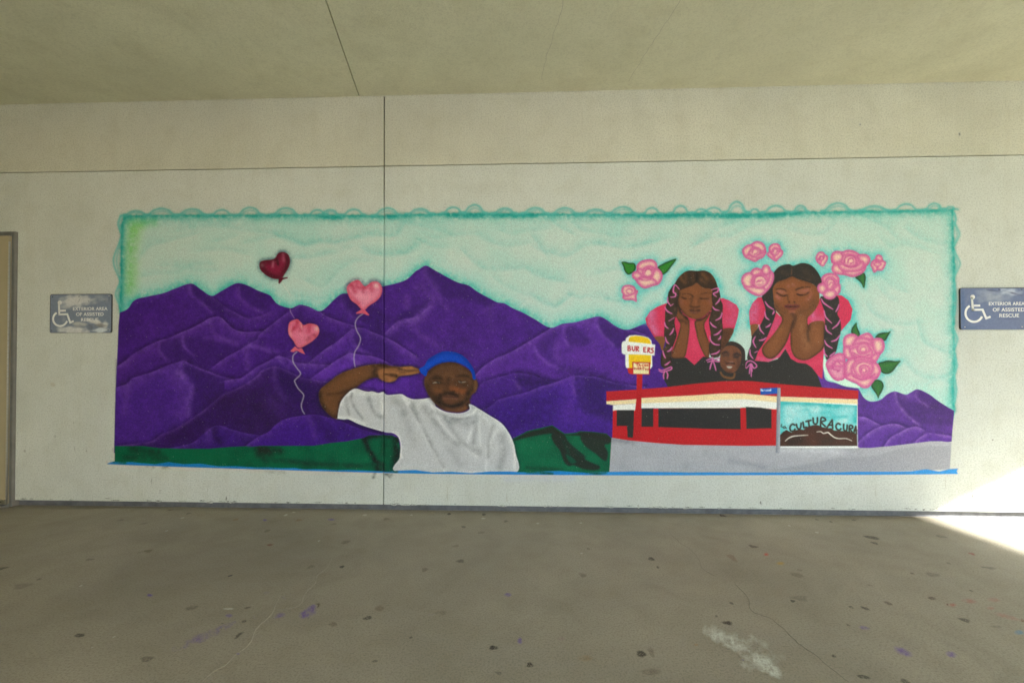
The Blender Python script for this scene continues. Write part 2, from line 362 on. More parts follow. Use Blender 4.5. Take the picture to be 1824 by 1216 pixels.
ridge('c -20,940 100,885 160,835 240,810 380,775 480,735 600,700 690,665 750,645 830,650 930,660 1060,700 1150,715 1300,735', (64, 26, 136), hw=8, ho=.6, dark=.7, part='painted_mountain#14')
fill('c 755,652 745,720 760,800 790,900 900,960 1040,1000 1060,880 1000,870 1000,765 1216,745 1100,712 930,665 830,655', (40, 16, 84), None, soft=5, op=.6, clip=MT)
spray('c 720,700 730,800 720,950', 22, (90, 42, 164), .5, MT); spray('c 850,960 1000,1000', 12, (90, 44, 164), .35, MT); spray('c 100,900 250,960 480,980', 26, (44, 14, 100), .5, MT)
spray('c 752,660 742,720 755,800', 3, PH, .4, MT); spray('c 400,860 560,820', 20, (48, 18, 104), .4, MT)
# right-hand range
for s, o in [('O 625,558 640,620 680,690 760,770 870,800 1040,790 1050,700 930,622 870,640 760,640 700,580', .45), ('O 790,545 790,600 850,660 930,720 1040,720 1050,695 930,622 870,577', .4)]:
    fill(s, (56, 26, 100), None, soft=5, op=o, clip=MT2)
for s, w, o in [('O 625,560 635,620 680,690 740,750 800,800', 3, .7), ('O 740,570 690,590', 8, .4), ('O 785,550 780,600 860,660', 3, .5)]: spray(s, w, (150, 112, 196), o * .75, MT2)
def ridge2(s, base, part):
    P = smooth(pts(s), False)
    spray(P, 5, (56, 26, 104), .6, MT2, sm=False)
    m = fill(np.vstack([P, [[P[-1][0], 802], [P[0][0], 802]]]), base, part, sm=False, soft=1, clip=MT2)
    lean(P, 5, (150, 112, 200), .7, 1, MT2)
ridge2('O 365,735 420,745 470,770 530,800 570,800 620,790 700,810 760,840', (96, 52, 156), 'painted_mountain#15')
ridge2('O 360,920 400,880 470,830 560,795 640,790 700,815 730,830', (90, 46, 152), 'painted_mountain#16')
ridge2('O 540,960 590,890 660,850 720,820 780,808 830,830', (88, 44, 150), 'painted_mountain#17')
ridge2('O 740,940 800,890 860,855 920,860 1000,870 1040,880', (80, 36, 144), 'painted_mountain#18')

MTA = np.maximum(MT, MT2)[..., None]
RGB *= 1 - .02 * MTA
RGB *= 1 + (.11 * MOTTLE)[..., None] * MTA
# ------------------------------------------------------------------ green hills
GR, GK = (0, 98, 66), (30, 36, 32)
GM = fill('p 204,826 204.5,794 B 350,908 480,925 700,930 900,930 1080,915 1250,908 D 0,895 120,880 400,880 600,880 750,855 900,840 1050,810 1100,787 1230,782 1310,787 1365,810 1385,900 1365,1122 1240,1120 700,1106 0,1086 B 900,1088 430,1070', GR, 'painted_hill#1', sm=False, soft=.8)
GM2 = fill('H 180,720 230,680 400,590 550,555 700,520 760,560 850,620 980,610 1040,590 1200,600 1350,620 1420,680 1400,900 1388,1095 1200,1100 1000,1100 700,1100 400,1095 230,1090', GR, 'painted_hill#2', sm=False, soft=.8)
GA = np.maximum(GM, GM2)
put((slice(0, NY), slice(0, NX)), np.clip(.15 + .35 * fbm(30, 21), 0, .55) * GA, (0, 70, 50))
put((slice(0, NY), slice(0, NX)), np.clip(.3 * fbm(45, 22), 0, .4) * GA, (6, 118, 78))
for s, w, c, o in [('B 260,930 350,950 470,960', 7, GK, .55), ('B 200,1000 400,1010 540,1010', 5, GK, .35), ('B 1330,940 1403,960', 9, GK, .7), ('D 100,900 200,910 300,930', 8, GK, .6), ('D 110,960 180,1020', 6, GK, .45),
                   ('D 250,1010 400,1020 560,1040 800,1050 1000,1060 1230,1045', 5, GK, .5), ('D 1060,810 1090,900 1130,970 1160,1030 1180,1110', 5, (26, 26, 26), .85), ('D 1060,800 1150,790 1240,785 1340,800', 5, (26, 26, 26), .8),
                   ('D 1350,830 1350,950 1340,1060', 8, (22, 26, 24), .85), ('D 1240,850 1230,950', 6, (10, 60, 42), .6), ('D 1180,1030 1230,1100', 6, GK, .6)]:
    spray(s, w, c, o, GM)
for s, c, o in [('H 225,700 400,605 560,570 690,530 760,575 850,630 980,620 1040,598 1200,605 1350,625 1415,685 1400,720 1300,700 1040,650 880,640 700,620 480,650 240,705', (34, 34, 30), .88),
                ('H 690,640 760,600 850,640 880,700 960,780 1080,880 1100,930 1200,980 1270,1010 1260,1050 1180,1060 1060,1040 960,1000 900,1010 850,970 820,900 790,820 720,730', (34, 36, 32), .9),
                ('H 1040,660 1100,620 1250,640 1400,690 1390,740 1330,760 1370,850 1340,950 1220,860 1120,790 1060,720', (36, 38, 34), .9)]:
    fill(s, c, None, soft=2.2, op=o, clip=GM2)
fill('H 870,870 930,900 990,960 930,980 880,920', (0, 84, 60), None, soft=2.5, op=.8, clip=GM2)
spray('H 870,700 980,830 1100,900', 2.5, (20, 54, 44), .5, GM2); spray('H 840,720 900,850', 3, (10, 64, 48), .6, GM2); spray('H 400,1030 560,1040 800,1050', 4, (10, 60, 40), .6, GM2)

# ------------------------------------------------------------------ heart balloons
def heart(n, s, rim, core, knot, string, marks, cord, lp):
    b = 'heart_balloon#%d' % n
    spray(np.vstack([pts(s), pts(s)[:1]]), 5, (20, 60, 80) if n == 1 else (40, 16, 60), .45, np.maximum(sky_mask, MT))
    if string: stroke(string, cord, (190, 190, 196), b + '/balloon_string', soft=.9, op=.8)
    P = smooth(pts(s), True)
    m = petal(P, rim, core, lp, b)
    for q, w, c, o in marks: spray(q, w, c, o, m)
    for q in knot: fill(q, rim, b + '/balloon_knot', sm=False)
    return m
heart(1, 'C 100,225 125,200 215,185 250,140 290,130 330,150 345,200 335,250 300,310 275,340 220,345 160,320 110,275', (92, 18, 40), (132, 26, 62), ['C 255,335 300,335 328,330 325,340 290,350 260,385 252,378'],
      None, [('C 125,240 150,290 230,335', 4, (70, 12, 30), .5), ('C 210,210 205,250', 2.4, (200, 130, 150), .5), ('C 240,190 250,230', 2.2, (40, 6, 18), .6), ('C 290,150 295,200', 3, (190, 120, 140), .5), ('C 120,235', 4, (150, 130, 130), .45), ('C 320,170 325,230 300,290', 3, (70, 12, 30), .6), ('C 275,340 290,345', 1.6, (200, 190, 190), .8)], 1.4, 14)
stroke('C 285,375 310,420 340,465 345,480', 1.8, (215, 222, 215), 'heart_balloon#1/balloon_string', op=.6)
stroke('C 345,575 350,610 380,660', 1.5, (180, 166, 190), 'heart_balloon#1/balloon_string', op=.6)
PKR = [('C 870,380 860,440', 3, (214, 92, 128), .7)]
heart(2, 'C 800,430 815,390 860,360 900,358 945,405 1000,370 1050,370 1082,410 1078,470 1040,520 980,560 932,598 880,550 830,510', (212, 90, 118), (222, 130, 160), ['C 915,592 945,592 980,630 975,640 930,622 880,625 872,618'],
      'C 930,625 890,655 868,700 880,760 910,820 895,880 865,930 858,990 868,1055',
      [('C 840,400 870,450', 4, (186, 40, 70), .6), ('C 880,370 890,410 940,420', 4, (190, 44, 74), .6), ('C 985,395 1000,430', 5, (186, 44, 74), .6), ('C 830,470 900,540', 3, (190, 50, 80), .5), ('C 900,480 960,500', 8, (232, 150, 178), .8), ('C 1035,400', 4, (228, 190, 190), .8), ('C 930,430 935,450', 3, (180, 60, 90), .5)], 1.7, 7)
heart(3, 'C 330,735 345,690 400,668 430,690 455,715 500,703 560,715 580,760 560,810 500,860 415,898 370,840 335,790', (212, 96, 120), (218, 112, 148), ['C 385,885 410,905 440,900 467,950 440,940 400,920 370,932 345,925'],
      'C 400,930 370,960 370,1010 400,1060 430,1105 390,1150 D 430,300 460,360 505,410 510,440 490,510 500,560 518,590',
      [('C 360,760 400,720 405,690', 4, (178, 30, 56), .65), ('C 440,720 430,760', 4, (180, 40, 66), .6), ('C 500,720 490,770', 4, (180, 40, 66), .6), ('C 560,745', 4, (232, 200, 190), .8), ('C 480,830 540,800', 4, (150, 40, 56), .6), ('C 430,790 460,820', 7, (226, 130, 160), .7), ('C 345,750 350,800', 3, (236, 190, 190), .5), ('C 430,700 440,740', 2, (234, 190, 190), .6)], 1.9, 6)

# ------------------------------------------------------------------ the saluting man
M1 = 'painted_person#1'
SK, SKD, SKH = (92, 60, 38), (44, 30, 22), (158, 104, 66)
arm = 'b 375,1050 300,1030 200,950 120,850 80,740 75,640 100,570 180,500 260,440 360,360 470,300 620,245 780,200 920,175 1050,165 1150,175 1250,195 1380,210 1560,200 1620,215 1700,250 1700,310 1560,340 1440,355 1370,370 1320,430 1240,460 1150,455 1080,420 1020,385 940,390 860,420 760,480 680,545 600,590 500,680 430,780 395,900'
spray(np.vstack([pts(arm), pts(arm)[:1]]), 4, (20, 14, 34), .55)
AM = fill(arm, (104, 68, 42), M1 + '/arm', soft=1.5)
for s, w, c, o in [('b 85,640 100,760 160,880 260,980 370,1040', 5, SKD, .75), ('b 420,800 480,690 580,600 680,545 800,460 900,410 1000,385', 4, SKD, .65), ('b 220,655 400,640 520,600', 3, SKD, .45), ('b 160,520 300,420 470,320', 4, SKD, .35),
                   ('b 960,200 990,260 960,320 1020,360', 4, SKD, .6), ('b 1040,175 1200,195 1320,215', 4, SKD, .7), ('b 300,560 500,430 800,300', 11, (122, 80, 48), .5), ('b 230,760 300,900', 9, (122, 82, 54), .5)]:
    spray(s, w, c, o, AM)
hm = fill('b 1040,270 1120,240 1300,230 1420,215 1560,205 1690,250 1700,305 1560,340 1440,355 1365,370 1320,425 1240,455 1150,450 1080,410 1040,350', (150, 100, 62), M1 + '/hand', soft=2, op=.85, clip=AM)
for s, w, c, o in [('b 1160,320 1240,350 1330,360', 2.5, SKD, .6), ('b 1380,240 1500,270 1690,270', 1.6, SKD, .55), ('b 1330,290 1500,300 1690,290', 1.4, SKD, .4), ('b 1240,320 1300,330 1330,370', 3, SKD, .5), ('b 1150,300 1240,300 1360,300', 2, (186, 126, 80), .7), ('b 1460,230 1580,225', 3, (182, 124, 76), .7),
                   ('b 1200,380 1230,420', 4, (172, 112, 74), .6), ('b 1080,300 1140,290', 3, (172, 112, 74), .5), ('b 1500,320 1660,295', 3, (176, 118, 72), .6), ('b 1370,235 1400,260', 3, SKD, .5)]:
    spray(s, w, c, o, AM)
NK = fill('T 320,900 360,1000 480,1080 620,1110 760,1110 880,1060 900,1000 860,900', (112, 70, 42), M1 + '/neck', soft=1.5)
spray('T 350,960 480,1040', 4, SKD, .4, NK); spray('T 860,960 890,1040', 3, SKD, .6, NK)
SHIRT = 'b 375,1050 395,900 430,780 500,680 600,590 680,565 780,595 870,615 940,610 1040,635 1110,620 1180,665 1300,660 1420,655 1500,700 1600,735 1700,735 F 250,515 320,508 345,540 360,580 430,618 520,634 590,628 638,600 632,562 660,565 720,600 800,650 900,715 960,790 1000,870 1020,960 1028,1125 700,1125 45,1125 58,1000 62,900 45,835 0,800 D 1250,757 1100,715 1000,680 920,642 870,642 815,635'
P = smooth(pts(SHIRT), True)
spray(P, 4, (26, 20, 44), .35, np.maximum(np.maximum(MT, GM), GM2), sm=False)
SM = petal(P, (222, 224, 226), (196, 198, 202), 3.0, M1 + '/shirt')
put((slice(0, NY), slice(0, NX)), np.clip(.18 * fbm(18, 31), 0, .4) * SM, (216, 218, 220))
put((slice(0, NY), slice(0, NX)), np.clip(.15 * fbm(2.5, 32, 2), 0, .3) * SM, (158, 160, 165))
for s, w, o in [('F 110,510 200,660 280,850 400,1050 430,1110', 3.6, .9), ('F 320,560 400,720 540,870 700,1000', 3.4, .75), ('F 390,640 450,720', 2.6, .6), ('F 660,740 620,880', 3, .7), ('F 720,640 720,800 730,900', 3, .6), ('F 760,660 820,760 790,950', 3.4, .5), ('F 880,740 810,880', 3, .6), ('F 780,940 775,1100', 3, .5),
                ('F 370,590 450,650 560,665 660,640 690,600', 2.5, .9), ('F 230,530 330,530', 4, .6), ('b 620,610 780,650 940,650 1100,650', 4.5, .7), ('b 1420,670 1500,800 1600,950 1700,1150', 3, .7), ('b 1080,700 1110,850 1110,960', 3.5, .7), ('b 440,820 470,720 580,620', 3, .8), ('b 400,1030 560,1040 800,1130', 3, .8), ('F 0,790 50,820 70,1000', 2.5, .6), ('F 960,800 1010,950 1015,1100', 3, .8), ('F 850,680 930,760', 5, .6)]:
    spray(s, w, (236, 237, 238), o * .8, SM)
for s, w, o in [('F 160,560 240,740 330,920 420,1080', 4, .6), ('F 260,590 360,720 480,860 600,900', 6, .5), ('F 430,680 560,860', 5, .4), ('F 500,690 640,720 690,680', 7, .5), ('F 690,760 670,880', 4, .45), ('F 830,740 800,860 790,1000', 3, .55), ('F 910,830 920,960 890,1080', 7, .5), ('F 640,930 720,960', 6, .4), ('F 480,940 560,1050', 10, .3),
                ('b 610,650 600,740 660,880 780,1050', 2.6, .65), ('b 520,720 530,850 560,980', 3, .5), ('b 880,700 920,850 1000,980 1080,1020', 4, .55), ('b 1560,850 1680,1060', 3.5, .6), ('b 1300,760 1400,820 1450,950', 8, .35), ('F 330,620 420,660 480,720', 4, .4), ('F 100,640 180,900', 9, .25), ('F 410,640 520,680 640,670', 3, .5)]:
    spray(s, w, (126, 129, 135), o * .9, SM)
# head
FACE = 'F 272,322 260,380 280,450 315,510 350,552 400,577 450,583 520,584 580,567 630,532 658,480 690,455 706,400 696,360 675,345 655,300 600,255 520,212 440,210 360,238 300,280'
spray(np.vstack([pts(FACE), pts(FACE)[:1]]), 3.5, (30, 22, 30), .5, MT)
FM = fill(FACE, SK, M1 + '/face', soft=1.6)
put((slice(0, NY), slice(0, NX)), np.clip(.3 * fbm(8, 33), 0, .35) * FM, (70, 44, 28))
for s, w, c, o in [('T 230,420 340,320 560,280 760,310 900,400', 5, SKD, .75), ('T 200,680 260,820 340,920', 6, SKD, .6), ('T 330,520 420,540', 4, SKD, .55), ('T 250,560 380,540 440,560', 3, SKD, .5), ('T 690,510 800,500 890,520', 2.6, SKD, .75), ('T 660,620 760,680 870,640', 4, SKD, .4),
                   ('T 480,500 560,480 620,520', 6, (110, 72, 46), .6), ('T 560,560 540,700 580,760', 4, SKD, .4), ('T 600,720 760,760 830,770', 6, (150, 80, 42), .7), ('T 330,760 420,760', 6, (126, 74, 42), .6), ('T 480,760 560,790 640,770', 3, SKD, .6),
                   ('T 430,830 520,800 600,810 700,840', 3.4, (30, 20, 16), .85), ('T 410,850 370,920 430,970 540,1010 660,1010 760,970 840,900 880,800', 4.5, (28, 20, 18), .8), ('T 420,900 480,960', 4, SKD, .5), ('T 480,870 600,870 680,880', 4, (118, 74, 62), .7), ('T 500,930 600,940', 4, (100, 60, 46), .6), ('T 480,850 580,860 700,860', 1.2, (40, 22, 20), .5),
                   ('T 940,560 960,640 940,740', 3, SKD, .6), ('T 1000,620 1000,720', 3, (126, 86, 54), .6), ('T 860,860 900,720', 5, SKD, .5), ('T 420,620 500,640', 3, SKD, .3), ('T 300,820 380,880', 5, SKD, .5), ('T 780,870 840,840', 4, (104, 64, 38), .5)]:
    spray(s, w, c, o, FM)
for s in ('T 290,628 340,615 400,620', 'T 720,600 760,615 840,605'):
    spray(s, 2.6, SKD, .6, FM); stroke(s, 1.9, (176, 172, 164), M1 + '/eye', soft=.9, op=.75, taper=.6)
spray('T 360,605 380,625', 1.5, (40, 34, 32), .7); spray('T 750,610 765,620', 1.6, (40, 34, 32), .8)
CAP = fill('F 218,275 225,260 260,240 290,190 340,155 400,125 450,118 530,130 600,170 650,230 680,290 688,350 665,347 655,300 620,255 560,222 480,207 400,217 340,242 292,280 275,325 240,305', (0, 64, 182), M1 + '/cap', soft=.9)
for s, w, c, o in [('F 300,190 400,130 530,135 640,220 682,320', 4, (0, 40, 130), .5), ('F 240,280 300,240', 5, (10, 86, 214), .6), ('F 330,215 450,170 560,190', 6, (4, 76, 200), .6), ('F 290,275 400,218 520,210', 2.5, (0, 34, 110), .6)]: spray(s, w, c, o, CAP)

# ------------------------------------------------------------------ the girls over the roof
G1, G2, KID = 'painted_person#2', 'painted_person#3', 'painted_person#4'
PK, PKL, RIB = (204, 52, 90), (206, 110, 156), (206, 106, 170)
BLK, HAIR1, HAIR2, BR, BRD = (43, 42, 42), (54, 38, 28), (44, 41, 39), (120, 72, 42), (52, 32, 22)
for s in ('J 50,560 90,480 150,440 230,410 260,320 320,220 400,120 520,108 640,135 710,250 740,350 860,410 895,480 850,640 780,760', 'L 130,600 125,480 160,400 240,345 300,250 350,130 420,70 520,55 640,45 750,130 790,220', 'L 920,330 1020,380 1060,460 1040,560 960,650 920,800'):
    spray(s, 10, (96, 200, 200), .6, sky_mask); spray(s, 5, (48, 178, 180), .4, sky_mask)
# first girl
fill('J 282,895 400,895 420,890 490,955 570,880 640,895 720,930 860,1000 1013,990 1040,1130 900,1110 700,1122 400,1145 255,1165 220,1100 200,1050 230,960', BLK, G1 + '/dress', sm=False)
SH = fill('J 228,408 310,395 700,375 745,358 800,378 870,420 892,462 882,530 850,638 742,638 650,700 622,892 570,885 490,962 415,895 280,890 225,712 130,712 62,600 48,545 90,480 150,440', PK, G1 + '/shirt', sm=False)
for s, w, c, o in [('J 100,500 110,600 150,690', 11, PKL, .75), ('J 820,420 850,480 830,560', 14, (204, 96, 140), .6), ('J 180,450 190,690', 6, (222, 44, 84), .5), ('J 130,705 210,705', 2.5, (170, 40, 70), .6), ('J 745,632 845,632', 2.5, (170, 40, 70), .6), ('J 330,560 330,680', 6, (196, 44, 80), .5), ('J 470,600 490,800', 8, (222, 72, 112), .5), ('J 52,545 65,600 130,705', 2, (190, 36, 70), .6)]: spray(s, w, c, o, SH)
fill('J 130,712 222,712 215,800 195,830 175,770', (124, 76, 42), G1 + '/arm#1')
U2 = fill('J 742,640 846,638 805,740 750,830 700,880 715,720', (96, 58, 38), G1 + '/arm#2')
spray('J 730,680 790,690 740,800', 6, BRD, .4, U2)
HM = fill('J 252,345 262,295 310,232 345,175 400,125 450,110 515,114 580,110 640,138 682,200 702,262 722,330 722,380 655,440 640,470 345,470 300,500 262,400', HAIR1, G1 + '/hair')
for s, w, o in [('U 200,220 300,340', 4, .8), ('U 300,130 330,250', 4, .5), ('U 480,160 480,300', 3.5, .5), ('U 700,160 800,260', 4.5, .9), ('U 880,160 930,300', 4, .6), ('U 640,280 760,360', 3.5, .6)]: spray(s, w, (104, 66, 38), o, HM)
spray('U 550,100 570,300', 3.5, (28, 22, 20), .7, HM)
FC = fill('J 345,330 362,290 430,262 475,245 512,222 545,248 580,268 650,285 655,400 640,460 580,520 520,548 460,540 400,500 360,440 345,390', (122, 72, 41), G1 + '/face', soft=1)
for s, w, c, o in [('U 250,600 340,580 430,600 480,650', 1.5, BRD, .7), ('U 640,600 740,570 860,570', 1.6, BRD, .85), ('U 240,660 300,690 330,690', 1.7, (30, 20, 16), .9), ('U 390,700 430,690', 1.2, BRD, .7), ('U 650,690 740,695 810,690', 1.5, (30, 20, 16), .9), ('U 470,660 440,780 420,850', 2.2, BRD, .55), ('U 610,660 600,780', 3, BRD, .4),
                   ('U 430,860 510,880 620,860', 1.8, (36, 22, 16), .85), ('U 540,700 540,800', 2.4, (160, 100, 58), .6), ('U 420,940 480,920 540,930 620,940', 1.9, (40, 24, 22), .85), ('U 440,970 530,1000 600,970', 2.8, (92, 52, 52), .8), ('U 430,950 520,955 620,950', 1.1, (24, 14, 14), .8), ('U 210,760 240,800', 4, (140, 84, 82), .6), ('U 840,740 850,790', 4, (140, 84, 82), .6), ('U 300,760 350,800', 4, (146, 74, 38), .5), ('U 700,780 800,800', 4, (146, 78, 40), .4), ('U 450,480 560,560', 5, (148, 90, 50), .4), ('U 200,900 320,1040 440,1100', 2.4, BRD, .5), ('U 190,560 160,700 180,850', 3, BRD, .6)]: spray(s, w, c, o * .8, FC)
for q, n in (('J 340,440 380,500 430,535 445,570 447,640 430,780 405,885 350,903 280,887 310,790 350,670 362,590 325,520', 1), ('J 495,568 560,548 610,510 640,480 612,540 580,600 600,690 625,770 622,888 580,872 530,760 505,660', 2)):
    m = fill(q, BR, G1 + '/arm#%d' % (n + 2), soft=.9)
    P = smooth(pts(q), True); spray(np.vstack([P, P[:1]]), 2.4, BRD, .65, m, sm=False)
spray('J 370,560 420,580', 4, BRD, .5); spray('J 345,450 400,520 440,560', 2.6, (40, 28, 24), .8); spray('J 500,560 570,540 630,490', 2.2, (40, 28, 24), .8)
stroke('J 440,548 500,558', 2.0, (190, 40, 78), G1 + '/shirt')
for q, n in (('J 252,340 300,240 345,285 352,340 330,410 338,480 312,560 320,640 330,700 295,800 280,880 285,960 240,990 190,965 195,850 235,780 218,700 225,560 232,440 250,390', 1), ('J 652,310 700,262 722,325 722,370 747,425 740,560 747,640 732,760 722,870 690,893 640,885 622,790 640,700 622,570 640,490 660,430 650,380', 2)):
    m = fill(q, (56, 42, 34), G1 + '/braid#%d' % n)
    P = smooth(pts(q), True); spray(np.vstack([P, P[:1]]), 2.2, (30, 24, 22), .7, m, sm=False)
    put((slice(0, NY), slice(0, NX)), np.clip(.6 * fbm(6, 40 + n), 0, .55) * m, (92, 66, 46))
R1 = ['355,280 315,240 300,300 322,320 315,345 275,350', '250,350 250,390 275,425', '300,412 275,430', '225,440 245,475 290,500', '310,535 260,565', '222,575 230,610 255,632', '305,630 290,665 268,690', '228,710 240,750 262,770', '290,800 270,830 245,840', '205,830 215,870 230,900', '272,930 240,955 222,962',
      '645,285 705,270 700,300 662,320 690,345', '722,355 710,385 682,415', '655,435 675,460 715,470', '740,490 725,535 682,560', '632,575 655,605 690,625', '735,645 700,680 665,692', '728,700 722,720 705,732', '630,700 640,745 675,775 718,780', '720,830 690,855 640,866']
for r in R1: stroke('J ' + r, 2.9, RIB, G1 + '/ribbon', taper=.55)
for r in ('170,1000 200,1010 230,1000 280,980 282,1000 240,1015 200,1025 172,1012', '225,1015 212,1050 215,1085', '240,1020 250,1050 245,1085', '600,920 640,905 655,920 610,935', '660,920 720,900 718,930 670,925', '655,925 640,960 630,1000', '662,930 675,970 685,1010', '655,890 662,930'):
    stroke('J ' + r, 2.6, RIB, G1 + '/ribbon#2', taper=.3)
# second girl
fill('L 440,780 800,790 785,1090 700,1020 560,960 480,900', PK, G2 + '/shirt', sm=False)
fill('L -60,1000 0,970 100,915 300,933 380,908 450,815 500,905 560,940 640,950 690,985 740,1050 785,1172 500,1150 200,1120 -60,1115', BLK, G2 + '/dress', sm=False)
SH2 = fill('L 240,348 200,353 150,410 123,480 130,602 200,597 250,600 200,840 165,922 300,933 400,890 450,815 480,830 500,890 560,930 630,940 690,980 770,1085 785,930 800,800 960,648 1040,555 1057,460 1020,380 960,335 900,328 765,360 655,530 400,520', PK, G2 + '/shirt', sm=False)
for s, w, c, o in [('L 170,430 160,540', 9, PKL, .8), ('L 700,500 720,560 760,560', 9, PKL, .8), ('L 380,560 320,680', 8, (200, 80, 130), .7), ('L 960,400 1020,470 980,560', 10, (214, 50, 88), .5), ('L 200,900 320,920 400,880 450,825', 4, (206, 100, 150), .6), ('L 500,880 560,930', 3, (190, 50, 90), .5), ('L 680,960 780,930', 5, (222, 78, 112), .4)]: spray(s, w, c, o, SH2)
fill('L 138,602 205,597 190,650 150,710 140,660', (128, 80, 48), G2 + '/arm#1')
HM2 = fill('L 342,135 400,72 480,52 522,66 600,42 680,60 740,120 778,195 775,250 740,280 700,235 600,190 515,160 430,190 360,235 352,290 365,470 300,450 238,350 290,290 335,210', HAIR2, G2 + '/hair')
for s, w, o in [('L 510,80 505,160', 1.5, .9), ('L 420,120 470,150', 6, .4), ('L 620,110 700,180', 7, .35), ('L 560,170 660,200', 3, .6)]: spray(s, w, (88, 62, 48), o, HM2)
fill('L 350,270 400,200 510,150 640,195 745,260 745,330 600,300 450,300', HAIR2, G2 + '/hair')
FC2 = fill('L 340,265 380,215 450,190 510,163 560,185 640,210 710,240 752,300 757,385 720,462 650,530 540,520 430,500 380,462 350,400 340,330', (130, 76, 43), G2 + '/face', soft=1)
ar1 = fill('L 350,400 362,465 415,530 412,582 340,690 250,790 243,850 280,897 340,902 400,850 460,760 500,650 525,570 530,490 480,495 410,470', BR, G2 + '/arm#2', soft=1)
ar2 = fill('L 545,488 640,460 720,400 757,385 720,462 655,530 655,600 690,575 760,563 805,590 800,790 740,862 660,912 590,917 530,882 500,800 498,660 520,560', BR, G2 + '/arm#3', soft=1)
for m, q in ((ar1, 'L 362,465 415,530 412,582 340,690 250,790 243,850 280,897 340,902 400,850 460,760 500,650 525,570'), (ar2, 'L 655,530 658,600 650,680 660,740'), (ar2, 'L 805,590 800,790 740,862 660,912 590,917 530,882 500,800 498,660 520,560')):
    spray(q, 3, BRD, .7, m)
for s, w, c, o in [('L 530,490 545,540 520,620', 3, BRD, .6), ('L 600,560 610,700 640,800', 10, (164, 116, 84), .4), ('L 720,640 740,740', 9, (150, 94, 58), .5), ('L 400,640 330,800', 9, (146, 92, 52), .5), ('L 650,460 700,440', 6, (96, 60, 40), .6), ('L 670,580 660,640', 4, BRD, .5)]: spray(s, w, c, o, np.maximum(ar1, ar2))
for s, w, c, o in [('V 190,530 260,520 340,540 380,570', 1.5, BRD, .9), ('V 560,540 660,500 740,490 820,490', 1.6, BRD, .9), ('V 230,570 300,580 360,600', 4, (160, 96, 82), .75), ('V 620,590 700,570 790,540', 4.5, (164, 98, 86), .8), ('V 200,600 260,640 330,655 380,640', 1.5, (44, 24, 20), .9), ('V 580,620 650,640 740,630 800,590', 1.5, (44, 24, 20), .9), ('V 200,660 250,710', 4, (172, 100, 96), .7), ('V 840,610 820,690 770,720', 4.5, (172, 102, 96), .65), ('V 420,470 520,450', 4, (160, 100, 92), .5), ('V 480,580 480,700', 4, (158, 96, 66), .5),
                   ('V 400,640 410,740', 1.6, BRD, .6), ('V 430,770', 1.7, (34, 18, 14), .9), ('V 530,770', 1.7, (34, 18, 14), .9), ('V 360,850 430,830 490,840 560,830 620,850', 2.2, (96, 40, 52), .85), ('V 390,870 460,900 540,885 590,860', 2.6, (100, 42, 52), .85), ('V 370,855 480,860 610,855', 1.1, (40, 14, 20), .9), ('V 450,960 520,960', 3, (176, 100, 90), .6), ('V 160,800 260,900 360,950', 5, (88, 56, 38), .6), ('V 640,950 760,850 900,720', 6, (92, 60, 42), .55), ('V 240,380 400,320 480,290 600,330 860,430', 3, (80, 48, 28), .5), ('V 940,480 990,600', 5, (110, 72, 46), .5), ('V 480,1000 520,1060', 3.5, (60, 40, 32), .7)]: spray(s, w, c, o, np.maximum(FC2, np.maximum(ar1, ar2)))
for q, n in (('L 238,350 300,440 362,468 356,530 322,620 290,700 240,790 205,840 172,922 108,912 120,830 140,780 150,700 200,632 240,570 272,470', 1), ('L 765,360 800,340 920,340 937,440 920,500 947,560 952,650 930,750 905,850 850,900 820,912 803,830 800,700 808,600 802,480', 2)):
    m = fill(q, (44, 42, 42), G2 + '/braid#%d' % n)
    put((slice(0, NY), slice(0, NX)), np.clip(.5 * fbm(6, 50 + n), 0, .4) * m, (76, 66, 58))
for r in ['268,390 295,430 345,462', '350,475 345,490 335,505', '265,480 275,530 305,555', '320,590 300,610 275,622', '215,600 225,645 258,682', '278,715 250,735 215,740', '180,705 160,750 185,805', '200,838 175,850', '130,820 135,870 160,905',
          '775,365 800,405 880,460', '935,415 925,450 905,482', '800,470 815,530 870,585', '945,555 920,600 875,635', '815,605 825,650 870,685', '945,690 910,735 865,750', '805,740 825,780 875,812', '900,845 870,870 850,885', '798,820 805,860 830,885']:
    stroke('L ' + r, 2.9, RIB, G2 + '/ribbon', taper=.5)
for r in ('90,970 105,935 140,925 180,950 192,975 165,990 140,950 100,990 90,970', '135,955 130,1000 125,1040', '142,955 142,1010 143,1065', '150,960 150,1020'): stroke('L ' + r, 2.2, RIB, G2 + '/ribbon#2', taper=.2)
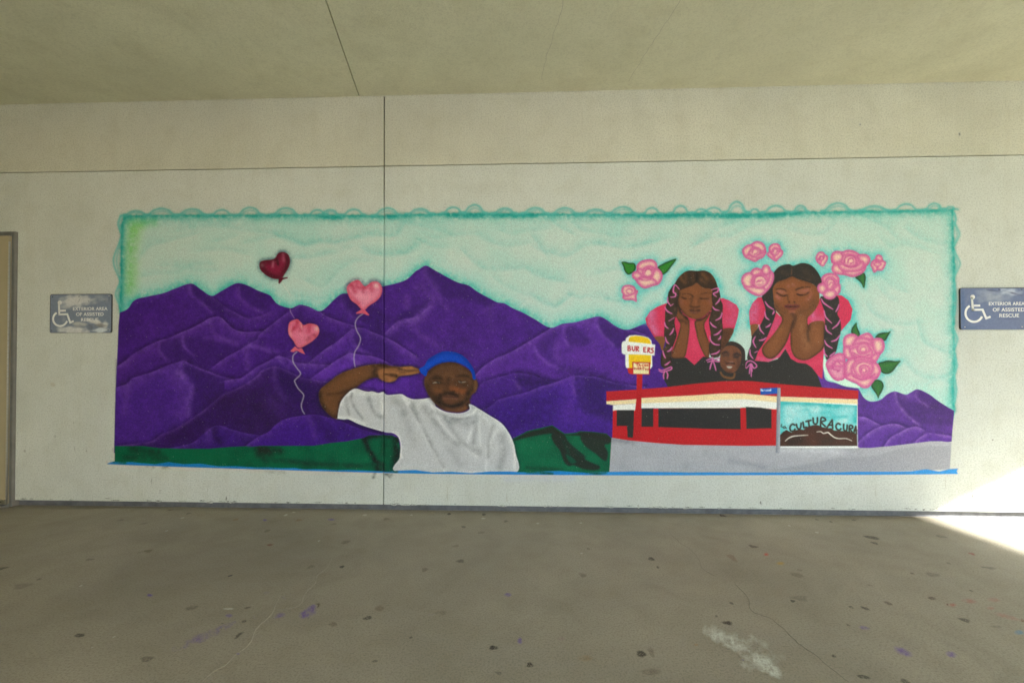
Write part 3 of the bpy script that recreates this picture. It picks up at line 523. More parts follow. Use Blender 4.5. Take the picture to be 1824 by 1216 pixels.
# child between them
KH = fill('W 380,180 450,112 560,108 700,165 790,250 838,350 845,560 830,820 640,880 400,880 250,800 235,600 250,420 300,300', (48, 42, 40), KID + '/hair')
KF = fill('W 245,440 280,330 370,230 500,205 620,235 715,310 750,400 742,560 700,700 620,820 520,862 400,842 300,760 238,640', (112, 68, 48), KID + '/face', soft=1)
put((slice(0, NY), slice(0, NX)), np.clip(.5 * fbm(5, 61), 0, .4) * KF, (84, 52, 40))
for s, w, c, o in [('W 290,400 380,360 440,400', 2.2, (44, 34, 34), .8), ('W 580,420 650,400 720,440', 2.2, (44, 34, 34), .8), ('W 330,440 430,440', 2.6, (58, 48, 48), .7), ('W 590,480 680,480', 2.6, (48, 40, 42), .7), ('W 480,610 530,610', 2.2, (156, 116, 108), .9), ('W 400,640 480,630 580,640', 1.5, (36, 22, 20), .8), ('W 400,690 460,670 540,690', 2, (130, 82, 72), .8), ('W 360,600 380,620', 2, (50, 34, 30), .6), ('W 300,700 380,820 480,850', 3, (64, 38, 28), .5), ('W 480,300 500,500', 3, (126, 80, 58), .5), ('W 700,560 660,720', 4, (70, 46, 38), .5)]: spray(s, w, c, o, KF)
fill('W 395,705 460,700 530,712 505,748 460,757 420,742', (184, 172, 164), KID + '/mouth', soft=.8)
stroke('W 250,850 300,930 380,970 500,990 570,960 590,880', 4.5, (116, 76, 46), KID + '/neck', soft=1.2, taper=.3)

# ------------------------------------------------------------------ roses and leaves
RP, RC, RD = (204, 88, 146), (232, 198, 182), (182, 60, 122)
def leaf(owner, s, vein, c=(38, 118, 44)):
    m = petal(s, (22, 54, 36), c, 4, owner + '/leaf')
    spray(vein, 1.4, (84, 160, 60), .6, m); spray(vein, .9, (20, 60, 30), .4, m)
def rose(n, back, petals, rings, w=6, halo=12):
    o = 'painted_rose#%d' % n
    P = pts(back); c = P.mean(0)
    if halo:
        spray(np.vstack([P, P[:1]]), halo, (84, 196, 196), .7, HALO); spray(np.vstack([P, P[:1]]), halo * .5, (52, 180, 182), .45, HALO)
    return o, P
HALO = sky_mask * np.clip(1 - sum(full((slice(0, NY), slice(0, NX)), (PID == i).astype(np.float32)) for i, k in enumerate(KEYS) if k.split('#')[0] not in ('painted_sky', 'painted_border')), 0, 1)
ROSES = [
 # outline, petals (back to front), spiral strokes, petal depth, leaves
 ('I 355,300 390,255 440,235 500,232 545,265 552,320 590,345 607,390 595,440 560,480 500,495 440,515 395,500 350,445 310,400 320,360 350,345', ['I 355,300 400,250 500,235 550,270 550,330 480,310 400,340', 'I 310,400 320,360 370,350 410,390 380,430 345,430', 'I 555,320 600,360 605,420 560,480 500,440 500,370', 'I 350,440 420,400 520,420 560,470 500,498 440,515 395,500', 'I 410,340 470,300 520,330 520,390 470,420 420,400'],
  ['I 430,370 450,330 490,330 505,370 480,400 440,400', 'I 380,420 430,440 490,430'], 8, [('I 205,260 240,255 280,265 330,270 347,310 330,350 290,378 262,378 235,345 222,300', 'I 215,262 270,310 310,340'), ('I 745,230 690,240 620,270 560,310 590,350 605,385 650,360 690,310', 'I 740,235 670,290 600,340')]),
 ('I 205,540 225,495 280,485 330,500 345,530 368,540 350,590 352,645 310,630 240,628 215,600 220,570', ['I 205,540 225,495 290,485 340,520 330,580 260,600 220,575', 'I 215,600 280,580 360,550 350,590 352,645 310,630 240,628'], ['I 250,540 280,520 310,540 290,570 260,560'], 6, []),
 ('a 78,180 90,140 130,105 170,95 210,68 260,62 310,90 340,150 345,190 310,240 260,265 220,290 170,270 110,240', ['a 78,180 90,140 150,100 200,120 160,200 110,240', 'a 180,100 240,62 310,85 340,150 300,180 230,150', 'a 110,240 180,190 300,190 345,190 310,240 260,265 220,290 170,270', 'a 150,180 200,130 270,140 280,200 220,240 160,220'], ['a 190,190 200,150 240,150 245,190 215,205', 'a 170,230 230,250 290,220'], 7, []),
 ('a 355,200 375,180 375,130 410,95 450,85 490,100 505,140 530,170 525,215 480,260 455,285 420,270 365,225', ['a 375,140 410,95 470,88 505,130 480,170 400,190', 'a 355,200 380,180 420,210 460,285 420,270 365,225', 'a 530,170 525,215 480,260 455,280 430,240 470,180', 'a 400,170 440,125 490,150 480,210 430,225'], ['a 420,180 440,150 470,165 450,195'], 6, []),
 ('a 70,520 75,460 115,420 170,410 190,375 240,360 290,375 310,335 350,325 385,350 395,395 427,420 428,480 400,560 350,620 280,670 210,660 140,620 95,570', ['a 290,390 320,330 370,335 395,395 360,440 310,430', 'a 170,420 195,375 250,360 300,390 270,440 200,460', 'a 70,520 75,460 115,420 170,410 210,450 190,520 210,580 130,600', 'a 395,395 430,440 415,530 340,630 300,560 360,500', 'a 95,570 180,560 300,570 350,620 280,675 210,660 140,620', 'a 185,500 210,445 270,425 340,440 368,490 350,550 280,590 215,570'], ['a 210,520 230,460 300,450 340,490', 'a 240,520 270,490 310,500 300,540 255,545', 'a 265,510 285,505'], 8, []),
 ('a 900,255 915,205 945,180 985,185 1005,215 1030,225 1032,270 1005,310 985,340 950,325 910,290', ['a 900,255 915,205 950,180 995,195 1000,240 940,270', 'a 1005,215 1035,240 1020,290 985,340 950,325 960,270', 'a 930,270 945,225 985,225 990,260 955,280'], ['a 945,260 960,230 985,240'], 5, []),
 ('a 1070,250 1085,195 1130,172 1190,178 1250,160 1330,170 1380,205 1440,205 1490,225 1510,270 1490,320 1465,345 1440,400 1380,440 1310,462 1250,445 1190,435 1120,425 1080,385 1095,320 1075,300', ['a 1070,250 1085,195 1130,172 1200,180 1230,230 1190,290 1110,310', 'a 1180,200 1250,160 1330,170 1385,210 1330,260 1230,240', 'a 1370,220 1440,205 1490,225 1510,270 1480,325 1420,320 1380,270', 'a 1080,385 1090,325 1150,310 1200,350 1210,430 1120,425', 'a 1200,420 1250,380 1400,370 1465,345 1440,400 1380,440 1310,462 1250,445', 'a 1150,330 1210,300 1340,330 1420,280 1440,340 1390,390 1270,405 1180,380', 'a 1185,270 1210,215 1290,200 1360,230 1380,290 1340,340 1270,350 1210,330'], ['a 1220,300 1235,240 1300,220 1345,255 1350,300', 'a 1260,300 1270,260 1310,255 1325,290 1290,310', 'a 1230,330 1290,355 1350,335'], 9, [('a 1340,465 1390,440 1440,415 1460,460 1455,520 1445,580 1430,575 1415,540 1380,500', 'a 1430,430 1420,490 1440,570')]),
 ('a 1515,330 1530,285 1565,260 1575,225 1605,213 1640,230 1650,275 1685,300 1670,350 1640,385 1590,385 1555,410 1535,370', ['a 1570,240 1605,213 1645,240 1645,290 1590,290', 'a 1515,330 1530,285 1580,270 1600,330 1590,385 1550,410 1535,370', 'a 1600,300 1650,275 1685,300 1670,350 1640,385 1590,380', 'a 1545,310 1600,290 1640,320 1600,350 1560,340'], ['a 1575,290 1600,265 1630,280'], 6, []),
 ('a 918,580 940,540 970,520 965,470 1000,435 1060,418 1120,430 1160,470 1165,540 1178,590 1165,640 1130,665 1100,700 1050,712 1000,690 980,655 935,630', ['a 965,480 1000,435 1060,418 1130,435 1165,490 1100,520 1000,540', 'a 918,580 940,540 1000,540 1030,600 980,650 935,630', 'a 1080,600 1165,540 1178,590 1165,640 1120,665', 'a 980,650 1040,600 1120,610 1130,665 1100,700 1050,712 1000,690', 'a 1000,540 1020,470 1090,460 1130,510 1110,580 1050,610'], ['a 1030,560 1040,500 1090,490 1110,540', 'a 1050,550 1070,520 1095,540 1075,570'], 8, []),
 ('Z 470,370 490,300 550,265 620,265 660,300 720,280 790,248 850,275 880,330 960,320 1010,350 1030,430 1010,500 960,560 910,640 800,640 620,620 480,570 475,450', ['Z 470,370 490,300 560,262 630,268 665,310 620,400 580,440 490,440', 'Z 680,300 790,248 850,275 880,340 780,340', 'Z 870,340 960,320 1010,350 1030,430 1000,510 920,530 870,460', 'Z 475,450 560,440 600,540 580,610 490,580', 'Z 850,560 920,520 970,540 910,640 840,630', 'Z 600,420 640,340 740,310 840,350 870,440 800,400 680,400', 'Z 550,490 600,440 680,420 800,420 865,480 865,560 820,605 700,600 600,560', 'Z 650,470 680,400 760,380 830,430 830,500 760,540 680,530'], ['Z 700,500 710,450 760,440 785,480 750,510 715,505', 'Z 600,510 660,545 740,565 820,545'], 10, [('Z 650,110 660,170 695,250 690,290 660,295 600,265 578,240 585,190 610,150', 'Z 645,130 640,220 665,280'), ('Z 1115,225 1080,240 1000,245 940,265 905,310 960,318 1020,355 1050,345 1080,290', 'Z 1105,230 1030,280 970,310')]),
 ('Z 235,690 245,640 290,590 350,545 420,520 480,540 500,600 500,680 490,800 495,860 420,895 350,880 280,800', ['Z 235,690 250,630 330,560 430,522 490,560 480,640 380,640 300,720', 'Z 260,760 330,690 440,690 500,700 490,860 420,895 350,880'], ['Z 330,720 350,670 400,640 440,680', 'Z 320,700 340,740 390,750', 'Z 400,770 425,750'], 9, []),
 ('Z 495,690 540,610 640,570 740,565 860,600 930,660 975,730 970,800 930,870 860,890 840,960 790,992 720,985 640,930 540,890 490,850', ['Z 495,690 540,610 640,575 660,640 600,720 590,800 510,830', 'Z 610,600 740,565 860,600 900,660 800,640 680,650', 'Z 860,650 930,660 975,730 970,800 900,860 820,830 860,740', 'Z 490,850 590,790 700,860 820,840 900,870 840,960 790,992 720,985 640,930 540,890', 'Z 600,700 620,650 700,605 820,620 875,690 860,780 790,850 680,840 620,780', 'Z 680,740 700,690 760,675 820,700 835,760 790,820 720,820'], ['Z 715,770 725,730 770,730 780,770 745,785', 'Z 640,700 680,660 760,640 830,670', 'Z 600,830 700,880 820,860 900,800'], 10, [('Z 945,665 1010,635 1080,620 1180,630 1248,628 1200,690 1140,770 1070,805 990,780', 'Z 960,690 1080,690 1230,640'), ('Z 850,960 880,900 930,880 990,900 1018,960 1000,1030 960,1100 945,1135 920,1080 870,1010', 'Z 940,890 945,1000 945,1110')]),
]
for i, (back, petals, rings, w, leaves) in enumerate(ROSES):
    o = 'painted_rose#%d' % (i + 1)
    P = smooth(pts(back), True)
    spray(np.vstack([P, P[:1]]), 11, (100, 202, 202), .48, HALO, sm=False); spray(np.vstack([P, P[:1]]), 5, (60, 186, 188), .4, HALO, sm=False)
    for s, v in leaves:
        Q = pts(s); spray(np.vstack([Q, Q[:1]]), 5, (66, 186, 186), .55, HALO)
for i, (back, petals, rings, w, leaves) in enumerate(ROSES):
    o = 'painted_rose#%d' % (i + 1)
    for s, v in leaves: leaf(o, s, v, (42, 128, 36) if i == 0 else (40, 104, 52))
    petal(back, RP, (226, 164, 176), w, o)
    for s in petals:
        P = smooth(pts(s), True); spray(np.vstack([P, P[:1]]), 1.6, (198, 84, 142), .35, None, sm=False)
        petal(P, (208, 98, 154), RC if i not in (10,) else (222, 150, 178), w * 1.05, o + '/petal')
    for s in rings: spray(s, 1.7, (200, 84, 146), .85)
    P = smooth(pts(back), True); m = fill(P, (0, 0, 0), None, sm=False, op=0.0); 
    spray(np.vstack([P, P[:1]]), 2.6, RP, .55, m, sm=False)
# pale unfinished sliver of sky under the low roses
fill('Z 215,580 240,620 235,700 280,800 350,885 420,897 490,862 560,905 650,945 700,985 640,990 520,970 440,950 340,905 270,880 225,800 200,720 200,640', (206, 236, 222), 'painted_sky', soft=.9, clip=np.clip(1 - full((slice(0, NY), slice(0, NX)), np.isin(PID, [i for i, k in enumerate(KEYS) if k.startswith('painted_rose')]).astype(np.float32)), 0, 1))

# ------------------------------------------------------------------ road and the burger stand
RO = fill('M 90,980 130,960 450,990 650,1000 900,1000 N 0,900 440,900 930,915 1220,930 O 370,962 450,962 600,948 750,930 880,914 960,914 1032,922 1028,1000 1020,1118 N 1000,1180 500,1180 0,1180 M 900,1270 H 1385,1105 1400,900', (170, 172, 181), 'painted_road', sm=False)
put((slice(0, NY), slice(0, NX)), np.clip(.25 * fbm(30, 71), 0, .4) * RO, (192, 194, 200)); put((slice(0, NY), slice(0, NX)), np.clip(.25 * fbm(22, 72), 0, .35) * RO, (146, 148, 158))
fill('N 400,1150 480,1130 800,1080 1000,1030 1375,1010 O 700,960 1020,960 1020,1112 N 900,1160', (150, 152, 162), None, soft=3, op=.7, clip=RO)
spray('N 0,1060 150,1080 330,1130', 6, (146, 148, 160), .6, RO); spray('N 500,960 800,960 1050,975', 8, (206, 208, 214), .6, RO); spray('M 100,990 280,1020', 5, (120, 122, 132), .6, RO)
ST = 'painted_restaurant'
RED, CRM, WHT, BK2 = (188, 24, 34), (240, 218, 172), (236, 236, 232), (40, 40, 42)
fill('P 45,262 600,250 1155,250 1155,506 930,508 520,501 330,488 150,471 40,453', RED, ST, sm=False)
fill('P 45,232 200,222 240,218 600,203 930,192 1152,212 1152,262 950,244 905,252 600,254 240,254 200,254 190,272 60,267 45,272', WHT, ST + '/white_band', sm=False)
fill('P 0,205 200,191 240,182 600,164 780,151 930,152 1155,174 1155,214 930,192 780,197 600,206 240,220 40,232 0,225', CRM, ST + '/cream_band', sm=False)
RF = fill('P 0,140 200,128 400,112 600,88 780,72 930,68 1000,72 1180,90 1400,108 1560,122 1706,135 1706,193 1560,188 1180,176 930,154 780,153 600,166 240,184 200,192 0,206', (184, 28, 38), ST + '/roof', sm=False)
for s in ('P 70,266 188,266 186,373 70,373', 'P 140,370 186,372 180,452 145,450', 'P 240,256 318,254 318,379 237,379', 'P 352,256 600,254 907,254 910,396 700,393 352,381', 'P 945,244 1050,250 1118,262 1118,389 948,393'):
    fill(s, BK2, ST + '/window#%d' % int(pts(s)[0][0]), sm=False)
fill('P 1175,176 1700,194 1703,524 1178,520', (236, 238, 236), ST + '/banner', sm=False)
fill('P 1175,176 1700,194 1703,224 1440,214 1178,208', CRM, ST + '/cream_band', sm=False)
BM = fill('X 100,352 600,370 1000,395 1484,424 1482,700 1492,1152 90,1158', (124, 210, 214), ST + '/banner', sm=False)
for s, w, c, o in [('X 110,375 600,390 1000,415 1480,440', 5, (26, 172, 178), .9), ('X 1465,430 1460,700', 5, (30, 172, 180), .8), ('X 120,400 110,900', 6, (60, 190, 194), .7), ('X 250,500 400,460', 10, (206, 230, 230), .6), ('X 600,520 760,480', 9, (206, 230, 230), .6), ('X 1250,500 1380,480', 9, (200, 228, 230), .6), ('X 250,680 450,620', 10, (200, 228, 228), .6), ('X 640,600 600,500 540,510', 3, (70, 190, 196), .6), ('X 850,560 1000,550 1100,640', 4, (70, 190, 196), .6), ('X 900,640 1060,660', 4, (60, 186, 192), .6), ('X 1150,640 1280,630', 3, (60, 186, 192), .6), ('X 1180,720 1280,700', 5, (206, 230, 230), .7)]: spray(s, w, c, o, BM)
HB = fill('X 92,960 150,900 210,865 260,890 300,912 380,867 450,852 520,862 600,802 700,777 780,777 860,812 950,832 1020,832 1070,872 1200,882 1300,882 1400,905 1485,932 1490,1153 90,1158', (70, 42, 34), ST + '/banner_hill', sm=False)
spray('X 300,1080 420,1050', 9, (40, 32, 28), .7, HB); spray('X 640,1000 700,1100', 8, (90, 50, 40), .5, HB); spray('X 920,1060 1000,1050', 8, (44, 34, 30), .6, HB); spray('X 150,930 210,880', 5, (40, 32, 28), .6, HB)
for s in ('X 190,1065 240,1020 310,985 400,970 600,958', 'X 760,900 830,895 880,925 960,910 1010,950 1080,1000 1160,1020 1290,1020 1390,1060'): stroke(s, 2.1, (232, 228, 220), ST + '/banner_hill', taper=.5)
for s in ('X 360,775 320,760 280,800 275,850 300,885 350,875 365,850', 'X 390,765 410,830 450,845 470,810 475,745', 'X 510,725 525,825 572,815', 'X 565,712 652,690', 'X 610,700 620,790', 'X 692,650 700,735 738,758 768,730 770,645', 'X 828,810 838,650 900,655 915,690 842,725 912,800', 'X 940,825 1035,685 1046,835', 'X 975,778 1042,780', 'X 1180,765 1140,747 1105,790 1120,848 1168,866 1195,842', 'X 1245,762 1245,850 1270,880 1300,860 1308,778', 'X 1345,905 1350,790 1400,792 1405,830 1360,845 1398,905', 'X 1425,922 1463,800 1474,930', 'X 1432,872 1474,872'):
    stroke(s, 3.0, (50, 44, 38), ST + '/banner_lettering', soft=.8, sm=len(pts(s)) > 3 and s.split()[1] not in ('940,825', '1425,922'))
for s in ('X 128,762 115,800 150,818', 'X 172,800 155,812 165,835 190,825 188,800', 'X 188,805 192,832', 'X 205,825 218,838'): stroke(s, 1.4, (50, 44, 38), ST + '/banner_lettering', op=.9)
# sign post and burger sign
SG = ST + '/burger_sign'
fill('Y 455,1010 600,1010 M 345,560 340,640 338,760 335,988 262,990 272,880 285,760 298,650 300,450', (180, 22, 30), ST + '/sign_post', sm=False)
fill('P 140,372 186,372 180,452 145,450', BK2, ST + '/window#1116', sm=False)
fill('Y 188,230 205,160 290,98 430,88 600,108 740,148 812,215 828,300 832,580 838,830 800,895 700,900 240,890 205,870 188,800', (238, 238, 234), SG, sm=False)
fill('Y 265,230 275,160 320,125 430,108 600,124 730,163 785,215 800,300 805,600 805,780 700,880 275,885 268,560', (238, 196, 24), SG, sm=False)
fill('Y 98,320 112,260 165,228 300,250 600,280 907,318 888,582 600,562 330,552 150,552 103,515', (234, 236, 234), ST + '/sign_band', sm=False)
stroke('Y 105,520 160,556 330,556', 1.0, (190, 200, 200), ST + '/sign_band', op=.6)
fill('Y 238,880 360,880 372,1036 300,1024 255,992', (196, 40, 34), SG, sm=False)
fill('Y 355,732 788,742 772,1042 362,1034', (186, 28, 30), ST + '/menu_board', sm=False)
fill('Y 380,758 756,768 752,1026 380,1016', (240, 226, 176), ST + '/menu_board', sm=False, soft=.6)
for s in ('Y 250,355 250,460 300,460 316,432 290,408 252,405', 'Y 252,405 295,398 305,372 285,353 250,355', 'Y 352,368 355,435 385,468 415,445 420,362', 'Y 452,472 456,370 500,370 508,400 462,425 510,472', 'Y 678,390 628,390 632,492 682,492', 'Y 630,440 668,438', 'Y 725,502 735,396 775,402 778,432 736,450 780,508', 'Y 858,405 822,410 820,440 860,466 850,510 805,516'):
    stroke(s, 1.9, (184, 30, 48), ST + '/sign_lettering', soft=.6, sm=False)
for s in ('Y 440,778 512,778', 'Y 476,780 472,838', 'Y 505,842 535,785 552,842', 'Y 515,822 546,822', 'Y 628,795 592,795 586,832 628,842', 'Y 668,790 645,815 668,840 692,815 668,790', 'Y 742,795 706,802 738,825 706,842'):
    stroke(s, 1.2, (192, 56, 36), ST + '/menu_lettering', soft=.55, sm=False)
for s in ('Y 398,870 400,915 428,905 404,893 426,878 398,870', 'Y 446,875 450,915 474,915 480,875', 'Y 496,922 496,870 520,874 518,892 500,896 524,920', 'Y 542,922 542,872 566,876 564,894 546,898 570,922', 'Y 592,872 592,920', 'Y 606,872 650,876', 'Y 630,874 626,926', 'Y 678,888 664,910 680,935 698,912 678,888', 'Y 748,895 718,902 746,920 716,940'):
    stroke(s, 1.0, (170, 40, 34), ST + '/menu_lettering', soft=.5, op=.9, sm=False)
# street name pole in front
fill('N 285,378 452,370 454,428 290,438', (16, 84, 182), ST + '/street_sign', sm=False)
for x, s in enumerate(('0,22 0,0 8,22 8,0', '12,22 18,22 18,12 12,12 12,22', '24,22 24,12 30,12', '34,12 38,22 41,14 44,22 48,12', '52,22 58,22 58,12 52,12 52,22', '62,22 68,22 68,12 62,12 62,22', '72,22 78,22 78,0', '72,12 78,12 72,22')):
    P = np.array([[float(v) for v in t.split(',')] for t in s.split()], np.float32)
    P = np.stack([1300 + (292 + P[:, 0] * 1.22) / 5.288, 620 + (384 + P[:, 1] * .9 - P[:, 0] * .05) / 5.288], 1)
    stroke(P, .9, (236, 240, 244), ST + '/street_lettering', soft=.5, op=.9, sm=False)
PM = fill('N 447,372 478,374 472,985 433,985', (142, 146, 160), ST + '/street_pole', sm=False)
spray('N 470,380 464,980', 1.6, (176, 180, 190), .8, PM); spray('N 447,380 436,980', 1.2, (110, 114, 128), .7, PM)

# ------------------------------------------------------------------ blue masking tape along the lower edge, ragged paint over it
TB = np.array([(191, 826.3), (300, 830.5), (480, 836), (600, 839.5), (740, 843), (940, 845.2), (1100, 846), (1300, 845.8), (1560, 845), (1706.5, 843.6)], np.float32)
TBs = smooth(TB, False, 6)
up = TBs.copy()[::-1]
wob = np.interp(up[:, 0], np.arange(180, 1730, 14), 6.0 + 1.6 * np.random.default_rng(5).standard_normal(111))
wob = np.where(up[:, 0] < 300, wob * .75, wob); wob = np.where((up[:, 0] > 440) & (up[:, 0] < 690), wob * .62, wob)
wob = np.where((up[:, 0] > 690) & (up[:, 0] < 1100), wob * .8, wob); wob = np.where(up[:, 0] < 207, np.interp(up[:, 0], [190, 207], [1.0, 7.5]), wob)
wob = np.where(up[:, 0] > 1692, 9.5, wob)
up[:, 1] -= np.clip(wob, .6, 10)
tape_mask = fill(np.vstack([TBs, np.array([(1704, 839)], np.float32), up]), (26, 130, 206), 'masking_tape', sm=False, soft=.7)
fill('p 1100,846.5 1704,844 1704,839.5 1706,834.5 1300,838 1100,838', (52, 150, 222), None, soft=1, op=.6, clip=tape_mask)
spray('H 400,1082 560,1090 700,1100', 2.2, (0, 84, 66), .85, tape_mask); spray('H 1120,1085 1240,1098 1340,1085', 2.6, (0, 84, 66), .85, tape_mask); spray('B 110,1035 200,1045', 3, (0, 96, 76), .8, tape_mask)
spray('D 1230,1095 1350,1112', 3, (6, 70, 56), .9, tape_mask); spray('D 0,1090 240,1080', 2, (0, 90, 80), .5, tape_mask)
# overspray on the bare wall below the tape and at the left edge
below = full((slice(0, NY), slice(0, NX)), (PY > np.interp(PX, TB[:, 0], TB[:, 1]) + .5).astype(np.float32))
for s, w, c, o in [('D 1160,1110 1140,1165', 3, (60, 70, 60), .7), ('D 1240,1130 1300,1135', 4, (70, 78, 66), .5), ('D 1250,1125 1290,1160', 2.5, (50, 56, 46), .5), ('B 520,1085 560,1075', 3.5, (70, 90, 70), .5), ('B 380,1075 440,1080', 3, (90, 110, 90), .35), ('D 180,1110 330,1118', 4, (110, 120, 105), .35), ('p 900,852 960,852 1020,850', 7, (190, 192, 206), .5)]: spray(s, w, c, o, below)
spray('B 95,935', 2.5, (90, 60, 130), .35); spray('B 40,1040', 4, (190, 170, 150), .4); spray('p 207,640 206,700 205,760', 1.2, (60, 24, 110), .5)
# speckle of the rough plaster showing through the paint
sp = np.random.default_rng(9).standard_normal((NY, NX)).astype(np.float32)
RGB *= (1 + 0.015 * sp * np.clip((PX - 300) / 900, .35, 1))[..., None]
pin = (np.random.default_rng(10).random((NY, NX)) > 0.9994) & (ALP > .5)
RGB[pin] = RGB[pin] * .45 + np.array((185, 180, 170), np.float32) * .55
RGB[:] = np.clip(RGB, 0, 250)
# ================================================================== helpers
def lin(c):
    c = np.asarray(c, np.float64) / 255.0
    return np.where(c <= 0.04045, c / 12.92, ((c + 0.055) / 1.055) ** 2.4)
def link(o, parent=None):
    COL.objects.link(o)
    if parent is not None: o.parent = parent
    return o
def empty(name, loc=(0, 0, 0)):
    o = bpy.data.objects.new(name, None)
    o.location = loc
    o.empty_display_size = 0.1
    return link(o)
def tag(o, label=None, cat=None, group=None, kind=None):
    for k, v in (('label', label), ('category', cat), ('group', group), ('kind', kind)):
        if v: o[k] = v
    return o
def obj(name, bm, mat, parent=None, smooth_=False):
    me = bpy.data.meshes.new(name)
    bm.normal_update()
    bm.to_mesh(me); bm.free()
    me.materials.append(mat)
    if smooth_:
        for p in me.polygons: p.use_smooth = True
    o = bpy.data.objects.new(name, me)
    link(o, parent)
    if parent is not None and parent.type == 'EMPTY':
        o.matrix_parent_inverse = Matrix.Translation(parent.location).inverted()
    return o
def add_box(bm, x0, x1, y0, y1, z0, z1, bev=0.0):
    v = [bm.verts.new(p) for p in ((x0, y0, z0), (x1, y0, z0), (x1, y1, z0), (x0, y1, z0), (x0, y0, z1), (x1, y0, z1), (x1, y1, z1), (x0, y1, z1))]
    fs = [bm.faces.new([v[i] for i in q]) for q in ((3, 2, 1, 0), (4, 5, 6, 7), (0, 1, 5, 4), (1, 2, 6, 5), (2, 3, 7, 6), (3, 0, 4, 7))]
    if bev:
        es = list({e for f in fs for e in f.edges})
        bmesh.ops.bevel(bm, geom=es, offset=bev, segments=2, affect='EDGES')
    return bm
def add_prism(bm, poly, ax, a, b):
    """extrude a polygon: ax 'y' -> poly is (x,z) from y=a to y=b; ax 'z' -> poly is (x,y) from z=a to z=b"""
    mk = (lambda p, t: (p[0], t, p[1])) if ax == 'y' else (lambda p, t: (p[0], p[1], t))
    A = [bm.verts.new(mk(p, a)) for p in poly]; B = [bm.verts.new(mk(p, b)) for p in poly]
    fs = [bm.faces.new(A), bm.faces.new(B[::-1])]
    n = len(poly)
    for i in range(n): fs.append(bm.faces.new((A[i], B[i], B[(i + 1) % n], A[(i + 1) % n])))
    bmesh.ops.recalc_face_normals(bm, faces=fs)
    return fs
def add_cyl(bm, c, r, h, ax='y', seg=14):
    vs = []
    for t in (0, 1):
        ring = []
        for k in range(seg):
            a = 2 * math.pi * k / seg
            u, w = r * math.cos(a), r * math.sin(a)
            p = {'y': (c[0] + u, c[1] + t * h, c[2] + w), 'z': (c[0] + u, c[1] + w, c[2] + t * h), 'x': (c[0] + t * h, c[1] + u, c[2] + w)}[ax]
            ring.append(bm.verts.new(p))
        vs.append(ring)
    fs = [bm.faces.new(vs[0]), bm.faces.new(vs[1][::-1])]
    for k in range(seg): fs.append(bm.faces.new((vs[0][k], vs[1][k], vs[1][(k + 1) % seg], vs[0][(k + 1) % seg])))
    bmesh.ops.recalc_face_normals(bm, faces=fs)

# ================================================================== materials
def new_mat(name):
    m = bpy.data.materials.new(name); m.use_nodes = True
    return m, m.node_tree.nodes, m.node_tree.links, m.node_tree.nodes['Principled BSDF']
def noise(N, L, vec, scale, detail=4, rough=.55, dist_=0.0):
    n = N.new('ShaderNodeTexNoise'); n.inputs['Scale'].default_value = scale; n.inputs['Detail'].default_value = detail
    n.inputs['Roughness'].default_value = rough; n.inputs['Distortion'].default_value = dist_
    L.new(vec, n.inputs['Vector']); return n.outputs['Fac']
def ramp(N, L, fac, stops):
    r = N.new('ShaderNodeValToRGB'); e = r.color_ramp.elements
    e[0].position, e[1].position = stops[0][0], stops[-1][0]
    for p, c in stops[1:-1]: e.new(p)
    for el, (p, c) in zip(sorted(e, key=lambda q: q.position), stops):
        el.color = (c, c, c, 1) if not hasattr(c, '__len__') else (*c, 1)
    L.new(fac, r.inputs['Fac']); return r.outputs['Color']
def mix(N, L, fac, a, b, mode='MIX'):
    m = N.new('ShaderNodeMix'); m.data_type = 'RGBA'; m.blend_type = mode
    for sock, v in ((m.inputs[0], fac), (m.inputs[6], a), (m.inputs[7], b)):
        if isinstance(v, bpy.types.NodeSocket): L.new(v, sock)
        elif sock == m.inputs[0]: sock.default_value = v
        else: sock.default_value = (*v, 1)
    return m.outputs[2]
def math_(N, L, op, a, b=None):
    m = N.new('ShaderNodeMath'); m.operation = op
    for s, v in zip(m.inputs, (a, b)):
        if v is None: continue
        if isinstance(v, bpy.types.NodeSocket): L.new(v, s)
        else: s.default_value = v
    return m.outputs[0]
def world_pos(N):
    return N.new('ShaderNodeNewGeometry').outputs['Position']
def bump(N, L, h, strength, dist_, prev=None):
    b = N.new('ShaderNodeBump'); b.inputs['Strength'].default_value = strength; b.inputs['Distance'].default_value = dist_
    L.new(h, b.inputs['Height'])
    if prev is not None: L.new(prev, b.inputs['Normal'])
    return b.outputs['Normal']
WALL_ALB = tuple(float(v) for v in lin((208, 212, 206)) * 1.06)
